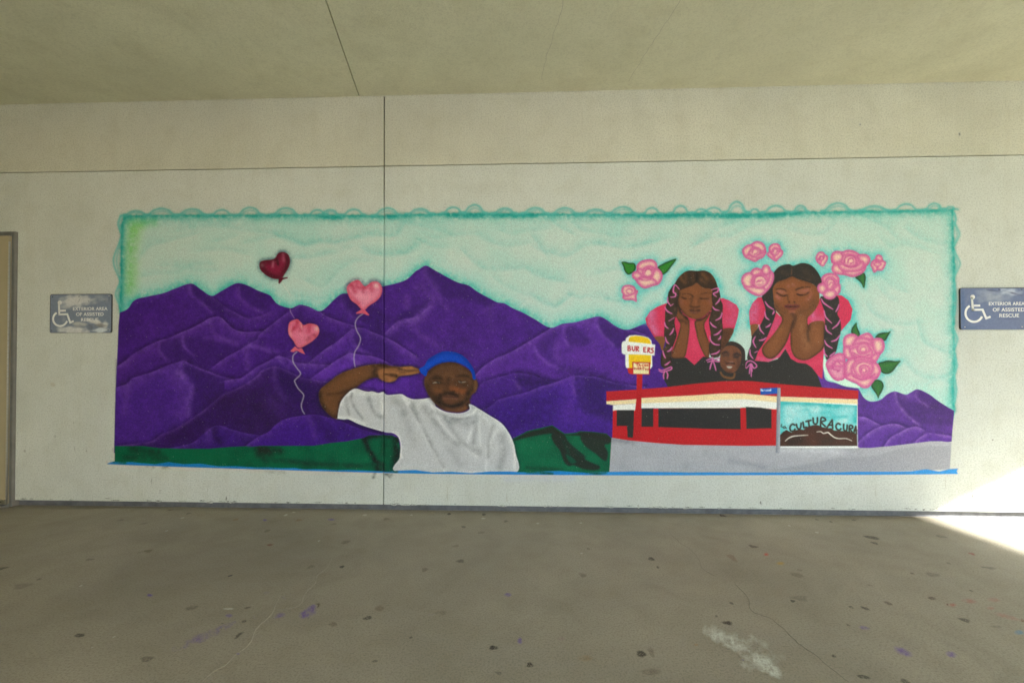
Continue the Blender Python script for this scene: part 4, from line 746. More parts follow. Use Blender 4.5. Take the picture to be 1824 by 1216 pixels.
def stucco_nodes(N, L, base, speck=1.0):
    """painted sand-finish plaster: broad mottling, faint stains, fine grain"""
    p = world_pos(N)
    big = noise(N, L, p, 0.9, 4, .6, .4)
    mid = noise(N, L, p, 5.5, 4, .62)
    fine = noise(N, L, p, 85, 3, .8)
    c = mix(N, L, ramp(N, L, big, [(.36, 0), (.66, 1)]), tuple(v * .93 for v in base), tuple(min(v * 1.04, .9) for v in base))
    c = mix(N, L, math_(N, L, 'MULTIPLY', ramp(N, L, mid, [(.48, 0), (.72, 1)]), .34), c, (base[0] * .78, base[1] * .76, base[2] * .68))
    c = mix(N, L, math_(N, L, 'MULTIPLY', ramp(N, L, noise(N, L, p, 1.7, 4, .7, .8), [(.52, 0), (.72, 1)]), .30), c, (base[0] * .80, base[1] * .81, base[2] * .78))
    c = mix(N, L, math_(N, L, 'MULTIPLY', ramp(N, L, fine, [(.46, 0), (.70, 1)]), .62 * speck), c, tuple(v * .52 for v in base))
    mp = N.new('ShaderNodeMapping'); mp.inputs['Scale'].default_value = (7.0, 7.0, .55); L.new(p, mp.inputs['Vector'])
    run = noise(N, L, mp.outputs['Vector'], 1.0, 3, .65)
    c = mix(N, L, math_(N, L, 'MULTIPLY', ramp(N, L, run, [(.52, 0), (.76, 1)]), .22), c, (base[0] * .78, base[1] * .76, base[2] * .70))
    h = math_(N, L, 'ADD', math_(N, L, 'MULTIPLY', fine, .6), math_(N, L, 'MULTIPLY', noise(N, L, p, 260, 0, .6), .4))
    n = bump(N, L, h, .8, .006)
    return c, n, p
MAT = {}
m, N, L, B = new_mat('stucco')
c, n, _ = stucco_nodes(N, L, WALL_ALB)
L.new(c, B.inputs['Base Color']); L.new(n, B.inputs['Normal']); B.inputs['Roughness'].default_value = .85; B.inputs['Specular IOR Level'].default_value = .25
MAT['stucco'] = m
m, N, L, B = new_mat('stucco_upper')
c, n, _ = stucco_nodes(N, L, tuple(float(v) for v in lin((207, 207, 193)) * 1.06))
L.new(c, B.inputs['Base Color']); L.new(n, B.inputs['Normal']); B.inputs['Roughness'].default_value = .85; B.inputs['Specular IOR Level'].default_value = .25
MAT['stucco_upper'] = m
m, N, L, B = new_mat('ceiling_plaster')
c, n, _ = stucco_nodes(N, L, tuple(float(v) for v in lin((213, 212, 186)) * 1.06), .6)
L.new(c, B.inputs['Base Color']); L.new(n, B.inputs['Normal']); B.inputs['Roughness'].default_value = .9; B.inputs['Specular IOR Level'].default_value = .2
MAT['ceiling'] = m
m, N, L, B = new_mat('mural_paint')
c, n, p = stucco_nodes(N, L, WALL_ALB)
vc = N.new('ShaderNodeVertexColor'); vc.layer_name = 'paint'
grain = ramp(N, L, noise(N, L, p, 95, 3, .8), [(.30, .80), (.5, 1.0), (.70, 1.20)])
pc = mix(N, L, 1.0, vc.outputs['Color'], grain, 'MULTIPLY')
pc = mix(N, L, math_(N, L, 'MULTIPLY', ramp(N, L, noise(N, L, p, 110, 2, .8), [(.62, 0), (.74, 1)]), .16), pc, (.42, .42, .40))
c = mix(N, L, vc.outputs['Alpha'], c, pc)
L.new(c, B.inputs['Base Color']); L.new(n, B.inputs['Normal']); B.inputs['Roughness'].default_value = .62; B.inputs['Specular IOR Level'].default_value = .22
MAT['paint'] = m
def floor_nodes(N, L):
    p = world_pos(N)
    base = (.398, .352, .270)
    big = noise(N, L, p, .8, 5, .6, .5); mid = noise(N, L, p, 4.5, 4, .65, .4); fine = noise(N, L, p, 110, 3, .8)
    mp = N.new('ShaderNodeMapping'); mp.inputs['Scale'].default_value = (.7, 5.0, 1); mp.inputs['Rotation'].default_value = (0, 0, .12); L.new(p, mp.inputs['Vector'])
    streak = noise(N, L, mp.outputs['Vector'], 1.4, 5, .6)
    c = mix(N, L, ramp(N, L, big, [(.34, 0), (.68, 1)]), tuple(v * .84 for v in base), tuple(v * 1.12 for v in base))
    c = mix(N, L, math_(N, L, 'MULTIPLY', ramp(N, L, mid, [(.46, 0), (.76, 1)]), .26), c, (base[0] * .66, base[1] * .64, base[2] * .58))
    c = mix(N, L, math_(N, L, 'MULTIPLY', ramp(N, L, streak, [(.52, 0), (.8, 1)]), .2), c, (.36, .345, .32))
    c = mix(N, L, math_(N, L, 'MULTIPLY', ramp(N, L, noise(N, L, p, 2.2, 5, .7, 1.0), [(.58, 0), (.72, 1)]), .22), c, (.20, .165, .115))
    c = mix(N, L, math_(N, L, 'MULTIPLY', ramp(N, L, fine, [(.46, 0), (.70, 1)]), .72), c, tuple(v * .45 for v in base))
    c = mix(N, L, math_(N, L, 'MULTIPLY', ramp(N, L, noise(N, L, p, 100, 2, .8), [(.58, 0), (.74, 1)]), .28), c, (.42, .40, .36))
    h = math_(N, L, 'ADD', math_(N, L, 'MULTIPLY', fine, .7), math_(N, L, 'MULTIPLY', noise(N, L, p, 90, 2, .6), .3))
    n = bump(N, L, h, .5, .0028)
    return c, n, p, mid
m, N, L, B = new_mat('coated_concrete')
c, n, p, mid = floor_nodes(N, L)
L.new(c, B.inputs['Base Color']); L.new(n, B.inputs['Normal'])
L.new(ramp(N, L, mid, [(.3, .50), (.7, .68)]), B.inputs['Roughness']); B.inputs['Specular IOR Level'].default_value = .35
MAT['floor'] = m
m, N, L, B = new_mat('floor_mark')
c, n, p, mid = floor_nodes(N, L)
vc = N.new('ShaderNodeVertexColor'); vc.layer_name = 'paint'
brk = ramp(N, L, noise(N, L, p, 45, 4, .75, .5), [(.30, .15), (.48, 1)])
brk = math_(N, L, 'MULTIPLY', brk, ramp(N, L, noise(N, L, p, 190, 3, .8), [(.34, .25), (.52, 1)]))
c = mix(N, L, math_(N, L, 'MULTIPLY', vc.outputs['Alpha'], brk), c, vc.outputs['Color'])
L.new(c, B.inputs['Base Color']); L.new(n, B.inputs['Normal']); B.inputs['Roughness'].default_value = .6
MAT['floor_mark'] = m
m, N, L, B = new_mat('wall_mark')
c, n, p = stucco_nodes(N, L, WALL_ALB)
vc = N.new('ShaderNodeVertexColor'); vc.layer_name = 'paint'
brk = ramp(N, L, noise(N, L, p, 70, 5, .75, .5), [(.38, .0), (.58, 1)])
c = mix(N, L, math_(N, L, 'MULTIPLY', vc.outputs['Alpha'], brk), c, vc.outputs['Color'])
L.new(c, B.inputs['Base Color']); L.new(n, B.inputs['Normal']); B.inputs['Roughness'].default_value = .85
MAT['wall_mark'] = m
def simple(name, col, rough=.5, metal=0.0, var=.15, scale=30, bmp=0.0, spec=.5):
    m, N, L, B = new_mat(name)
    tc = N.new('ShaderNodeTexCoord').outputs['Object']
    nz = noise(N, L, tc, scale, 5, .65)
    c = mix(N, L, ramp(N, L, nz, [(.3, 0), (.7, 1)]), tuple(v * (1 - var) for v in col), tuple(min(1, v * (1 + var)) for v in col))
    L.new(c, B.inputs['Base Color']); B.inputs['Metallic'].default_value = metal
    L.new(ramp(N, L, noise(N, L, tc, scale * 2.3, 4, .6), [(.3, rough * .8), (.7, min(1, rough * 1.2))]), B.inputs['Roughness'])
    B.inputs['Specular IOR Level'].default_value = spec
    if bmp: L.new(bump(N, L, noise(N, L, tc, scale * 8, 3, .6), bmp, .002), B.inputs['Normal'])
    MAT[name] = m
    return m
simple('base_strip', (.125, .13, .143), .7, var=.3, scale=14, bmp=.4)
simple('joint_tan', (.34, .32, .27), .9, var=.2)  # one even tan for the joint backing, deeper than the plaster
simple('frame_metal', (.16, .16, .155), .45, var=.18, scale=9)
simple('door_paint', (.42, .36, .24), .45, var=.08, scale=4)
simple('steel', (.55, .54, .50), .35, metal=1.0, var=.12, scale=60)
simple('black_gap', (.012, .012, .012), .8)  # near-black for the shaded gap at the hinge
simple('sign_letter', (.78, .79, .79), .5, var=.06, scale=40)
simple('sign_letter_worn', (.74, .74, .74), .6, var=.25, scale=90)
simple('sign_edge', (.03, .034, .04), .5)
simple('screw_dark', (.03, .03, .035), .5)
simple('asphalt', (.34, .33, .305), .9, var=.2, scale=.6)
simple('grass', (.055, .115, .022), .95, var=.35, scale=1.2)
m, N, L, B = new_mat('sign_face')
tc = N.new('ShaderNodeTexCoord').outputs['Object']
vc = N.new('ShaderNodeVertexColor'); vc.layer_name = 'paint'
g = ramp(N, L, noise(N, L, tc, 60, 5, .7), [(.3, .86), (.7, 1.12)])
L.new(mix(N, L, 1.0, vc.outputs['Color'], g, 'MULTIPLY'), B.inputs['Base Color'])
B.inputs['Roughness'].default_value = .42; B.inputs['Specular IOR Level'].default_value = .4
MAT['sign_face'] = m

# ================================================================== the place
H_SOF = np.mean([wz(0, 190.7), wz(683, 167.7), wz(1100, 158.8), wz(1824, 148)])
Z_JNT = float(np.mean([wz(0, 311), wz(683, 293.5), wz(1100, 285.8), wz(1824, 279)]))
Z_WEEP = float(np.mean([wz(30, 890), wz(684, 899.5), wz(1100, 905), wz(1580, 908.5), wz(1824, 910)]))
H_SOF = float(H_SOF)
X_JNT = float(np.mean([wx(684, 168), wx(683.6, 500), wx(683.3, 897)]))
X_DOOR = wx(29, 640)                 # outer edge of the door frame on the right
Z_DOOR = wz(20, 413.5)               # top of the door frame
X_L, X_R = -5.55, 16.0
REC = .055                           # depth of the recessed base under the plaster
sx, sy = on_level([1662, 1824], [924, 980])
SK_ = (sx[1] - sx[0]) / (sy[0] - sy[1])           # skew of the canopy edge across the walkway
X_CAN = float(sx[0] + sy[0] * SK_) + H_SOF * (SUN_DIR.x + SK_ * SUN_DIR.y) / SUN_DIR.z

Y_FRONT = -6.6


def sheet(name, x0, x1, y0, y1, z, mat, nx=1, ny=1):
    bm = bmesh.new()
    g = [[bm.verts.new((x0 + (x1 - x0) * i / nx, y0 + (y1 - y0) * j / ny, z)) for i in range(nx + 1)] for j in range(ny + 1)]
    for j in range(ny):
        for i in range(nx): bm.faces.new((g[j][i], g[j][i + 1], g[j + 1][i + 1], g[j + 1][i]))
    return obj(name, bm, mat)
tag(sheet('ground', -150, 150, -150, 150, -.06, MAT['asphalt']), kind='structure')
bm = bmesh.new(); add_box(bm, X_L - 3, X_R + 6, -8.2, REC + .3, -.2, 0.0)
floor = tag(obj('pavement', bm, MAT['floor']), kind='structure')
bm = bmesh.new(); add_prism(bm, [(-60, -70), (-1.5, -70), (-1.5, -8.6), (-60, -8.6)], 'z', -.055, -.02)
tag(obj('lawn', bm, MAT['grass']), kind='structure')

simple('bounce_green', (.055, .09, .025), .8, var=.15, scale=3)  # green picked to tint the light bounced from the added left wall
bm = bmesh.new(); add_box(bm, -5.9, -5.6, Y_FRONT, -.001, 0.0, H_SOF - .002)  # unseen wall and front return, added to darken the left side
add_box(bm, -5.59, -.2, Y_FRONT, Y_FRONT + .3, 0.0, H_SOF - .002)
tag(obj('added_side_wall', bm, MAT['bounce_green']), kind='structure')
# ceiling slab of the covered walkway, its right edge running a little askew, with a joint and a crack
ceil_pts = lambda t: X_CAN + SK_ * t
bm = bmesh.new()
add_prism(bm, [(X_L - 3, .3), (X_L - 3, Y_FRONT), (ceil_pts(-Y_FRONT), Y_FRONT), (ceil_pts(-.3), .3)], 'z', H_SOF + .03, H_SOF + .42)
ceiling = tag(obj('ceiling', bm, MAT['ceiling']), kind='structure')
jx, jy = on_level([580, 638], [0, 167], H_SOF)
js = (jx[0] - jx[1]) / (jy[1] - jy[0])
jline = lambda t, o=0.0: float(jx[1] + (jy[1] + t) * js) + o
gap = .0038
bm = bmesh.new()
add_prism(bm, [(X_L - 3, -.002), (X_L - 3, Y_FRONT), (jline(-Y_FRONT, -gap), Y_FRONT), (jline(.002, -gap), -.002)], 'z', H_SOF, H_SOF + .028)
obj('panel', bm, MAT['ceiling'], ceiling)
bm = bmesh.new()
add_prism(bm, [(jline(.002, gap), -.002), (jline(-Y_FRONT, gap), Y_FRONT), (ceil_pts(-Y_FRONT), Y_FRONT), (ceil_pts(0), -.002)], 'z', H_SOF, H_SOF + .028)
obj('panel', bm, MAT['ceiling'], ceiling)

bm = bmesh.new(); add_box(bm, 5.6, ceil_pts(-Y_FRONT) - .32, Y_FRONT, Y_FRONT + .3, 0.0, H_SOF - .002)  # unseen wall, added to hold back light on the right
tag(obj('added_front_wall', bm, MAT['stucco']), kind='structure')
# unseen end wall added to cut light from the right; its gap passes the sun patch
bm = bmesh.new()
add_prism(bm, [(ceil_pts(3.7) - .3, -3.7), (ceil_pts(3.7), -3.7), (ceil_pts(-Y_FRONT), Y_FRONT + .001), (ceil_pts(-Y_FRONT) - .3, Y_FRONT + .001)], 'z', 0.0, H_SOF - .002)
add_prism(bm, [(ceil_pts(.001) - .3, -.001), (ceil_pts(.001), -.001), (ceil_pts(2.1), -2.1), (ceil_pts(2.1) - .3, -2.1)], 'z', 0.0, H_SOF - .002)
tag(obj('added_end_wall', bm, MAT['stucco']), kind='structure')
# plaster wall: four panels with recessed joints, door opening at the left
wall = tag(empty('stucco_wall'), 'long cream stucco wall with recessed joints behind the mural', 'wall')
g = .0052; gz = .0030; bv = .0025
def wall_panel(poly, mat='stucco'):
    bm = bmesh.new()
    fs = add_prism(bm, poly, 'y', 0.0, REC - .008)
    bm.edges.ensure_lookup_table()
    es = [e for e in bm.edges if all(abs(v.co.y) < 1e-6 for v in e.verts)]
    bmesh.ops.bevel(bm, geom=es, offset=bv, segments=2, affect='EDGES')
    return obj('panel', bm, MAT[mat], wall)
XD0 = X_DOOR - 1.12
wall_panel([(X_L, Z_JNT + gz), (X_JNT - g, Z_JNT + gz), (X_JNT - g, H_SOF + .02), (X_L, H_SOF + .02)], 'stucco_upper')
wall_panel([(X_JNT + g, Z_JNT + gz), (X_R, Z_JNT + gz), (X_R, H_SOF + .02), (X_JNT + g, H_SOF + .02)], 'stucco_upper')
wall_panel([(X_JNT + g, Z_WEEP), (X_R, Z_WEEP), (X_R, Z_JNT - gz), (X_JNT + g, Z_JNT - gz)])
wall_panel([(X_DOOR + .001, Z_WEEP), (X_JNT - g, Z_WEEP), (X_JNT - g, Z_JNT - gz), (X_L, Z_JNT - gz), (X_L, Z_WEEP), (XD0, Z_WEEP), (XD0, Z_DOOR + .001), (X_DOOR + .001, Z_DOOR + .001)])
for q in ([(X_DOOR + .002, 0.0), (X_R, 0.0), (X_R, Z_WEEP - .001), (X_DOOR + .002, Z_WEEP - .001)], [(X_L, 0.0), (XD0 - .002, 0.0), (XD0 - .002, Z_WEEP - .001), (X_L, Z_WEEP - .001)]):
    bm = bmesh.new(); add_prism(bm, q, 'y', .034, REC + .05); obj('base_strip', bm, MAT['base_strip'], wall)
bm = bmesh.new()
add_prism(bm, [(X_DOOR + .003, Z_WEEP + .001), (X_R, Z_WEEP + .001), (X_R, H_SOF + .02), (X_L, H_SOF + .02), (X_L, Z_WEEP + .001), (XD0 - .003, Z_WEEP + .001), (XD0 - .003, Z_DOOR + .02), (X_DOOR + .003, Z_DOOR + .02)], 'y', REC - .045, REC + .12)
for v in bm.verts:
    if v.co.y < REC: v.co.y = .042
obj('joint_backing', bm, MAT['joint_tan'], wall)
bm = bmesh.new(); add_box(bm, X_L, X_R, -.006, .0, H_SOF - .007, H_SOF + .001)
obj('sealant_bead', bm, MAT['stucco_upper'], wall)

# ================================================================== mural mesh: one piece per painted thing, part and sub-part
mural = tag(empty('mural', (wx(950, 860), 0, wz(950, 860))), 'long painted mural of purple mountains, a saluting man, two girls and a burger stand', 'mural')
GX, GZ = on_wall(PX.ravel(), PY.ravel(), -.0016)
GX = GX.reshape(NY, NX); GZ = GZ.reshape(NY, NX)
LINC = (lin(RGB) * 1.06).astype(np.float32)
cid = PID[:-1, :-1].copy()
mx = np.max(np.stack([ALP[:-1, :-1], ALP[1:, :-1], ALP[:-1, 1:], ALP[1:, 1:]]), 0)
border = key('painted_border')
cid[(cid < 0) & (mx > .012)] = border
cid[mx <= .012] = -1
cx_ = (GX[:-1, :-1] + GX[1:, 1:]) / 2
pitch = float(np.mean(np.diff(GX[NY // 2, 400:600])))
dxj = GX - X_JNT
GY = np.where(np.abs(dxj) < pitch, .039, -.0016).astype(np.float32)
GX = np.where(np.abs(dxj) < 2 * pitch, X_JNT + np.sign(dxj) * (g - .0004), GX)
# one object per connected patch of paint; crumbs join their neighbour
def patches(c):
    H_, W_ = c.shape
    flat = c.ravel().tolist(); lab = [-1] * len(flat); comps = []
    for st in range(len(flat)):
        if lab[st] >= 0 or flat[st] < 0: continue
        v = flat[st]; n_ = len(comps); lab[st] = n_; stack = [st]; cells = [st]
        while stack:
            q = stack.pop(); x_ = q % W_
            for t in (q - W_, q + W_, q - 1 if x_ else -1, q + 1 if x_ < W_ - 1 else -1):
                if 0 <= t < len(flat) and lab[t] < 0 and flat[t] == v:
                    lab[t] = n_; stack.append(t); cells.append(t)
        comps.append((v, cells))
    return comps, lab
comps, lab = patches(cid)
small = {i for i, (v, ce) in enumerate(comps) if len(ce) < (10 if 'letter' in KEYS[v] or '/eye' in KEYS[v] else 30)}
fl = cid.ravel(); W_ = cid.shape[1]
for i in small:
    v, ce = comps[i]
    for q in ce:
        hit = [t for t in (q - W_, q + W_, q - 1, q + 1) if 0 <= t < len(lab) and lab[t] >= 0 and lab[t] not in small]
        if hit:
            fl[ce] = comps[lab[hit[0]]][0]; break
comps, lab = patches(cid)
def grid_mesh(name, cells):
    cells = np.asarray(cells); jj, ii = cells // W_, cells % W_
    a = jj * NX + ii
    quad = np.stack([a, a + NX, a + NX + 1, a + 1], 1)
    uq, inv = np.unique(quad, return_inverse=True)
    inv = inv.reshape(-1, 4)
    me = bpy.data.meshes.new(name)
    co = np.stack([GX.ravel()[uq], GY.ravel()[uq], GZ.ravel()[uq]], 1).astype(np.float32)
    me.vertices.add(len(uq)); me.vertices.foreach_set('co', co.ravel())
    me.loops.add(inv.size); me.loops.foreach_set('vertex_index', inv.astype(np.int32).ravel())
    me.polygons.add(len(inv)); me.polygons.foreach_set('loop_start', np.arange(0, inv.size, 4, dtype=np.int32))
    me.update(calc_edges=True)
    at = me.color_attributes.new('paint', 'FLOAT_COLOR', 'POINT')
    at.data.foreach_set('color', np.concatenate([LINC.reshape(-1, 3)[uq], ALP.ravel()[uq][:, None]], 1).astype(np.float32).ravel())
    me.materials.append(MAT['paint'])
    return me
ROOTLBL = {'painted_person#1': 'man in white shirt and blue cap saluting', 'painted_person#2': 'girl in pink shirt with pink-ribboned brown braids', 'painted_person#3': 'girl in pink shirt with black braids and roses in her hair',
           'painted_person#4': 'small smiling child between the two girls', 'heart_balloon#1': 'dark red heart balloon', 'heart_balloon#2': 'pink heart balloon beside the tall peak', 'heart_balloon#3': 'pink heart balloon lowest of the three',
           'painted_restaurant': 'red and white burger stand with black windows'}
made = {}
OWN = {'painted_person#1': 'shirt', 'painted_person#2': 'dress', 'painted_person#3': 'dress', 'painted_person#4': 'hair'}   # the piece that carries the others
def part(k, me, parent):
    o = bpy.data.objects.new(me.name, me)
    link(o, parent)
    if parent == mural: o.matrix_parent_inverse = Matrix.Translation(mural.location).inverted()
    if k in ROOTLBL and k not in made: o['label'] = ROOTLBL[k]
    return o
bykey = {}
for v, ce in comps: bykey.setdefault(KEYS[v], []).append(ce)
for k in bykey: bykey[k].sort(key=len, reverse=True)
loose = []
rest = []
for k in sorted(bykey, key=lambda q: ('/' in q, q)):
    if k == 'masking_tape': continue
    rk = k.split('/')[0]; nm = k.split('/')[-1].split('#')[0]
    top = '/' not in k or (rk in OWN and k == rk + '/' + OWN[rk])
    if not top: rest.append(k); continue
    for ce in bykey[k]:
        if len(ce) < 60 and (rk in made or rk == 'painted_border'): loose += ce; continue
        nm_ = rk.split('#')[0] if rk not in made else ('painted_' + nm if rk in OWN else nm)
        if rk in made and (rk in OWN or rk.startswith(('painted_rose', 'heart', 'painted_rest'))):
            part(k, grid_mesh('petal' if 'rose' in rk else ('wall_piece' if 'rest' in rk else nm), ce), made[rk])
        else:
            o = part(rk, grid_mesh(nm_, ce), mural); made.setdefault(rk, o)
for k in rest:
    rk = k.split('/')[0]; nm = k.split('/')[-1].split('#')[0]
    nm = 'letter' if 'letter' in nm else nm
    if rk not in made: made[rk] = part(rk, grid_mesh(rk.split('#')[0], bykey[k].pop(0)), mural)
    for ce in bykey[k]: part(k, grid_mesh(nm, ce), made[rk])
if loose:
    o = part('overspray', grid_mesh('overspray', loose), mural); o['kind'] = 'stuff'
tme = grid_mesh('masking_tape', sum(bykey['masking_tape'], []))
tape = bpy.data.objects.new('masking_tape', tme); link(tape)
tape.location.y = -.0006
tag(tape, 'blue masking tape along the lower edge of the mural', 'tape')

# ================================================================== door at the left edge
door = tag(empty('metal_door', (X_DOOR - .5, 0, 0)), 'tan metal door in a dark frame at the left edge', 'door')
fw = .028
bm = bmesh.new(); add_box(bm, X_DOOR - fw, X_DOOR, -.022, .12, 0.002, Z_DOOR, .003); obj('jamb', bm, MAT['frame_metal'], door)
bm = bmesh.new(); add_box(bm, XD0, XD0 + fw, -.022, .12, 0.002, Z_DOOR, .003); obj('jamb', bm, MAT['frame_metal'], door)
bm = bmesh.new(); add_box(bm, XD0 + fw + .001, X_DOOR - fw - .001, -.022, .12, Z_DOOR - fw, Z_DOOR, .003); obj('head', bm, MAT['frame_metal'], door)
XE = wx(16, 640)                    # hinge edge of the leaf
bm = bmesh.new(); add_box(bm, XD0 + fw + .004, XE, -.012, .033, .018, Z_DOOR - fw - .004, .002)
leaf_o = obj('door_leaf', bm, MAT['door_paint'], door)
bm = bmesh.new(); add_box(bm, XE + .013, X_DOOR - fw - .001, .018, .06, .004, Z_DOOR - fw - .002); obj('black_gap', bm, MAT['black_gap'], door)  # near-black fill, shade of the open gap beside the hinge put into colour
zz = .03; k = 0
kn = None
while zz < Z_DOOR - fw - .06:
    if kn is None:
        bm = bmesh.new(); add_cyl(bm, (XE + .006, -.013, 0), .0065, .049, 'z', 10)
        kn = obj('hinge_knuckle', bm, MAT['steel'], leaf_o); o = kn
    else:
        o = kn.copy(); link(o, leaf_o)
    o.location.z = zz
    zz += .052
bm = bmesh.new(); add_box(bm, XD0 + fw + .006, XE - .002, -.021, -.0125, .02, .058, .0015)
sw = obj('door_sweep', bm, MAT['steel'], door)
bm = bmesh.new(); add_cyl(bm, (XE - .03, -.0235, .042), .004, .003, 'y', 10); obj('screw', bm, MAT['screw_dark'], sw)
bm = bmesh.new(); add_cyl(bm, (XD0 + .17, -.05, 1.02), .026, .04, 'y', 16); add_box(bm, XD0 + .16, XD0 + .29, -.065, -.05, 1.01, 1.03, .004); obj('lever_handle', bm, MAT['steel'], door)
bm = bmesh.new(); add_box(bm, XD0 + fw, X_DOOR - fw, -.05, .11, .0005, .014, .004); obj('threshold', bm, MAT['frame_metal'], door)

# ================================================================== signs
def text_mesh(txt, x0, x1, z0, z1, y, mat, parent, name='lettering', ext=.0009, bold=0.0):
    cu = bpy.data.curves.new('t', 'FONT'); cu.body = txt; cu.size = 1.0; cu.extrude = 0.02; cu.offset = bold; cu.space_character = 1.05
    to = bpy.data.objects.new('t', cu); COL.objects.link(to)
    dg = bpy.context.evaluated_depsgraph_get(); dg.update()
    me = bpy.data.meshes.new_from_object(to.evaluated_get(dg))
    bpy.data.objects.remove(to)
    co = np.zeros(len(me.vertices) * 3, np.float32); me.vertices.foreach_get('co', co); co = co.reshape(-1, 3)
    a, b = co.min(0), co.max(0)
    nx_ = x0 + (co[:, 0] - a[0]) / (b[0] - a[0]) * (x1 - x0)
    nz_ = z0 + (co[:, 1] - a[1]) / (b[1] - a[1]) * (z1 - z0)
    ny_ = y - (co[:, 2] - a[2]) / (b[2] - a[2]) * ext
    me.vertices.foreach_set('co', np.stack([nx_, ny_, nz_], 1).astype(np.float32).ravel())
    me.name = name; me.materials.clear(); me.materials.append(mat); me.update()
    o = bpy.data.objects.new(name, me); link(o, parent)
    o.matrix_parent_inverse = Matrix.Translation(parent.location).inverted()
    return o
def strip(bm, P, w, y0, y1):
    """flat band of width w along (x,z) points"""
    P = [np.array(p, float) for p in P]
    l, r_ = [], []
    for i, p in enumerate(P):
        d0 = P[i] - P[i - 1] if i else P[1] - P[0]
        d1 = P[i + 1] - P[i] if i < len(P) - 1 else d0
        d0 = d0 / np.linalg.norm(d0); d1 = d1 / np.linalg.norm(d1)
        t = (d0 + d1); t = t / np.linalg.norm(t); nn = np.array([-t[1], t[0]])
        k = min(1.6, 1 / max(.4, abs(np.dot(nn, np.array([-d1[1], d1[0]])))))
        l.append(p + nn * w / 2 * k); r_.append(p - nn * w / 2 * k)
    for i in range(len(P) - 1): add_prism(bm, [tuple(l[i]), tuple(l[i + 1]), tuple(r_[i + 1]), tuple(r_[i])], 'y', y0, y1)
def rounded(x0, x1, z0, z1, r, n=6):
    out = []
    for cx, cz, a0 in ((x1 - r, z1 - r, 0), (x0 + r, z1 - r, 90), (x0 + r, z0 + r, 180), (x1 - r, z0 + r, 270)):
        for k in range(n + 1):
            a = math.radians(a0 + 90 * k / n); out.append((cx + r * math.cos(a), cz + r * math.sin(a)))
    return out
def make_sign(label, ox, oy, sc, L_, T_, R_, B_, base, wear, texts, sym, screws, group):
    """all numbers after sc are in enlarged picture units of the photographed sign"""
    X = lambda u, v=0: wx(ox + u / sc, oy + (T_ + B_) / 2 / sc)
    Z = lambda v, u=0: wz(ox + (L_ + 760) / sc if L_ > 0 else ox, oy + v / sc)
    x0, x1, z0, z1 = X(L_), X(R_), Z(B_), Z(T_)
    s = tag(empty('rescue_sign', ((x0 + x1) / 2, -.001, z0)), label, 'sign', group)
    bm = bmesh.new(); fs = add_prism(bm, rounded(x0, x1, z0, z1, .016), 'y', -.0125, -.002)
    obj('plate', bm, MAT['sign_edge'], s)
    nx_, nz_ = 150, 96
    me_bm = bmesh.new(); lay = me_bm.verts.layers.float_color.new('paint')
    rr = .015; grid = {}
    q = .0012
    rg = np.random.default_rng(int(ox))
    for j in range(nz_ + 1):
        for i in range(nx_ + 1):
            x = x0 + q + (x1 - x0 - 2 * q) * i / nx_; z = z0 + q + (z1 - z0 - 2 * q) * j / nz_
            dx = max(x0 + rr - x, x - (x1 - rr), 0); dz = max(z0 + rr - z, z - (z1 - rr), 0)
            if math.hypot(dx, dz) > rr - q: 
                continue
            u = L_ + (R_ - L_) * i / nx_; v = B_ + (T_ - B_) * j / nz_
            c = np.array(base, float)
            for (a, b, ra, rb, ang, col, op, hard) in wear:
                ca, sa = math.cos(ang), math.sin(ang)
                p_ = ((u - a) * ca + (v - b) * sa) / ra; q_ = (-(u - a) * sa + (v - b) * ca) / rb
                d = math.sqrt(p_ * p_ + q_ * q_) + .10 * math.sin(u / 37 + a) + .08 * math.sin(v / 19 + u / 61 + b)
                t = min(1, max(0, (1 - d) / hard)); c = c * (1 - op * t) + np.array(col, float) * op * t
            vv = me_bm.verts.new((x, -.0128, z)); cl = lin(c) * 1.06
            vv[lay] = (cl[0], cl[1], cl[2], 1); grid[(i, j)] = vv
    for j in range(nz_):
        for i in range(nx_):
            k4 = [grid.get(t) for t in ((i, j), (i + 1, j), (i + 1, j + 1), (i, j + 1))]
            if all(k4): me_bm.faces.new(k4)
    obj('face', me_bm, MAT['sign_face'], s)
    for txt, a, b, t, bt, mt in texts: text_mesh(txt, X(a), X(b), Z(bt), Z(t), -.0129, MAT[mt], s, bold=.012)
    bm = bmesh.new()
    y0, y1 = -.0142, -.0129
    w = sym['w'] / sc * (x1 - x0) / ((R_ - L_) / sc)
    for pl in sym['lines']: strip(bm, [(X(a), Z(b)) for a, b in pl], w, y0, y1)
    hx, hz, hr = sym['head']
    add_cyl(bm, (X(hx), y0, Z(hz)), abs(X(hx + hr) - X(hx)), y1 - y0, 'y', 24)
    obj('wheelchair_symbol', bm, MAT['sign_letter'], s)
    for a, b, mt in screws:
        bm = bmesh.new(); add_cyl(bm, (X(a), -.0143, Z(b)), .0042, .0016, 'y', 12); obj('screw', bm, MAT[mt], s)
    return s
def arc(cx, cy, r, a0, a1, n=22):
    return [(cx + r * math.cos(math.radians(a0 + (a1 - a0) * k / n)), cy + r * math.sin(math.radians(a0 + (a1 - a0) * k / n))) for k in range(n + 1)]
WHT_ = (206, 206, 206)
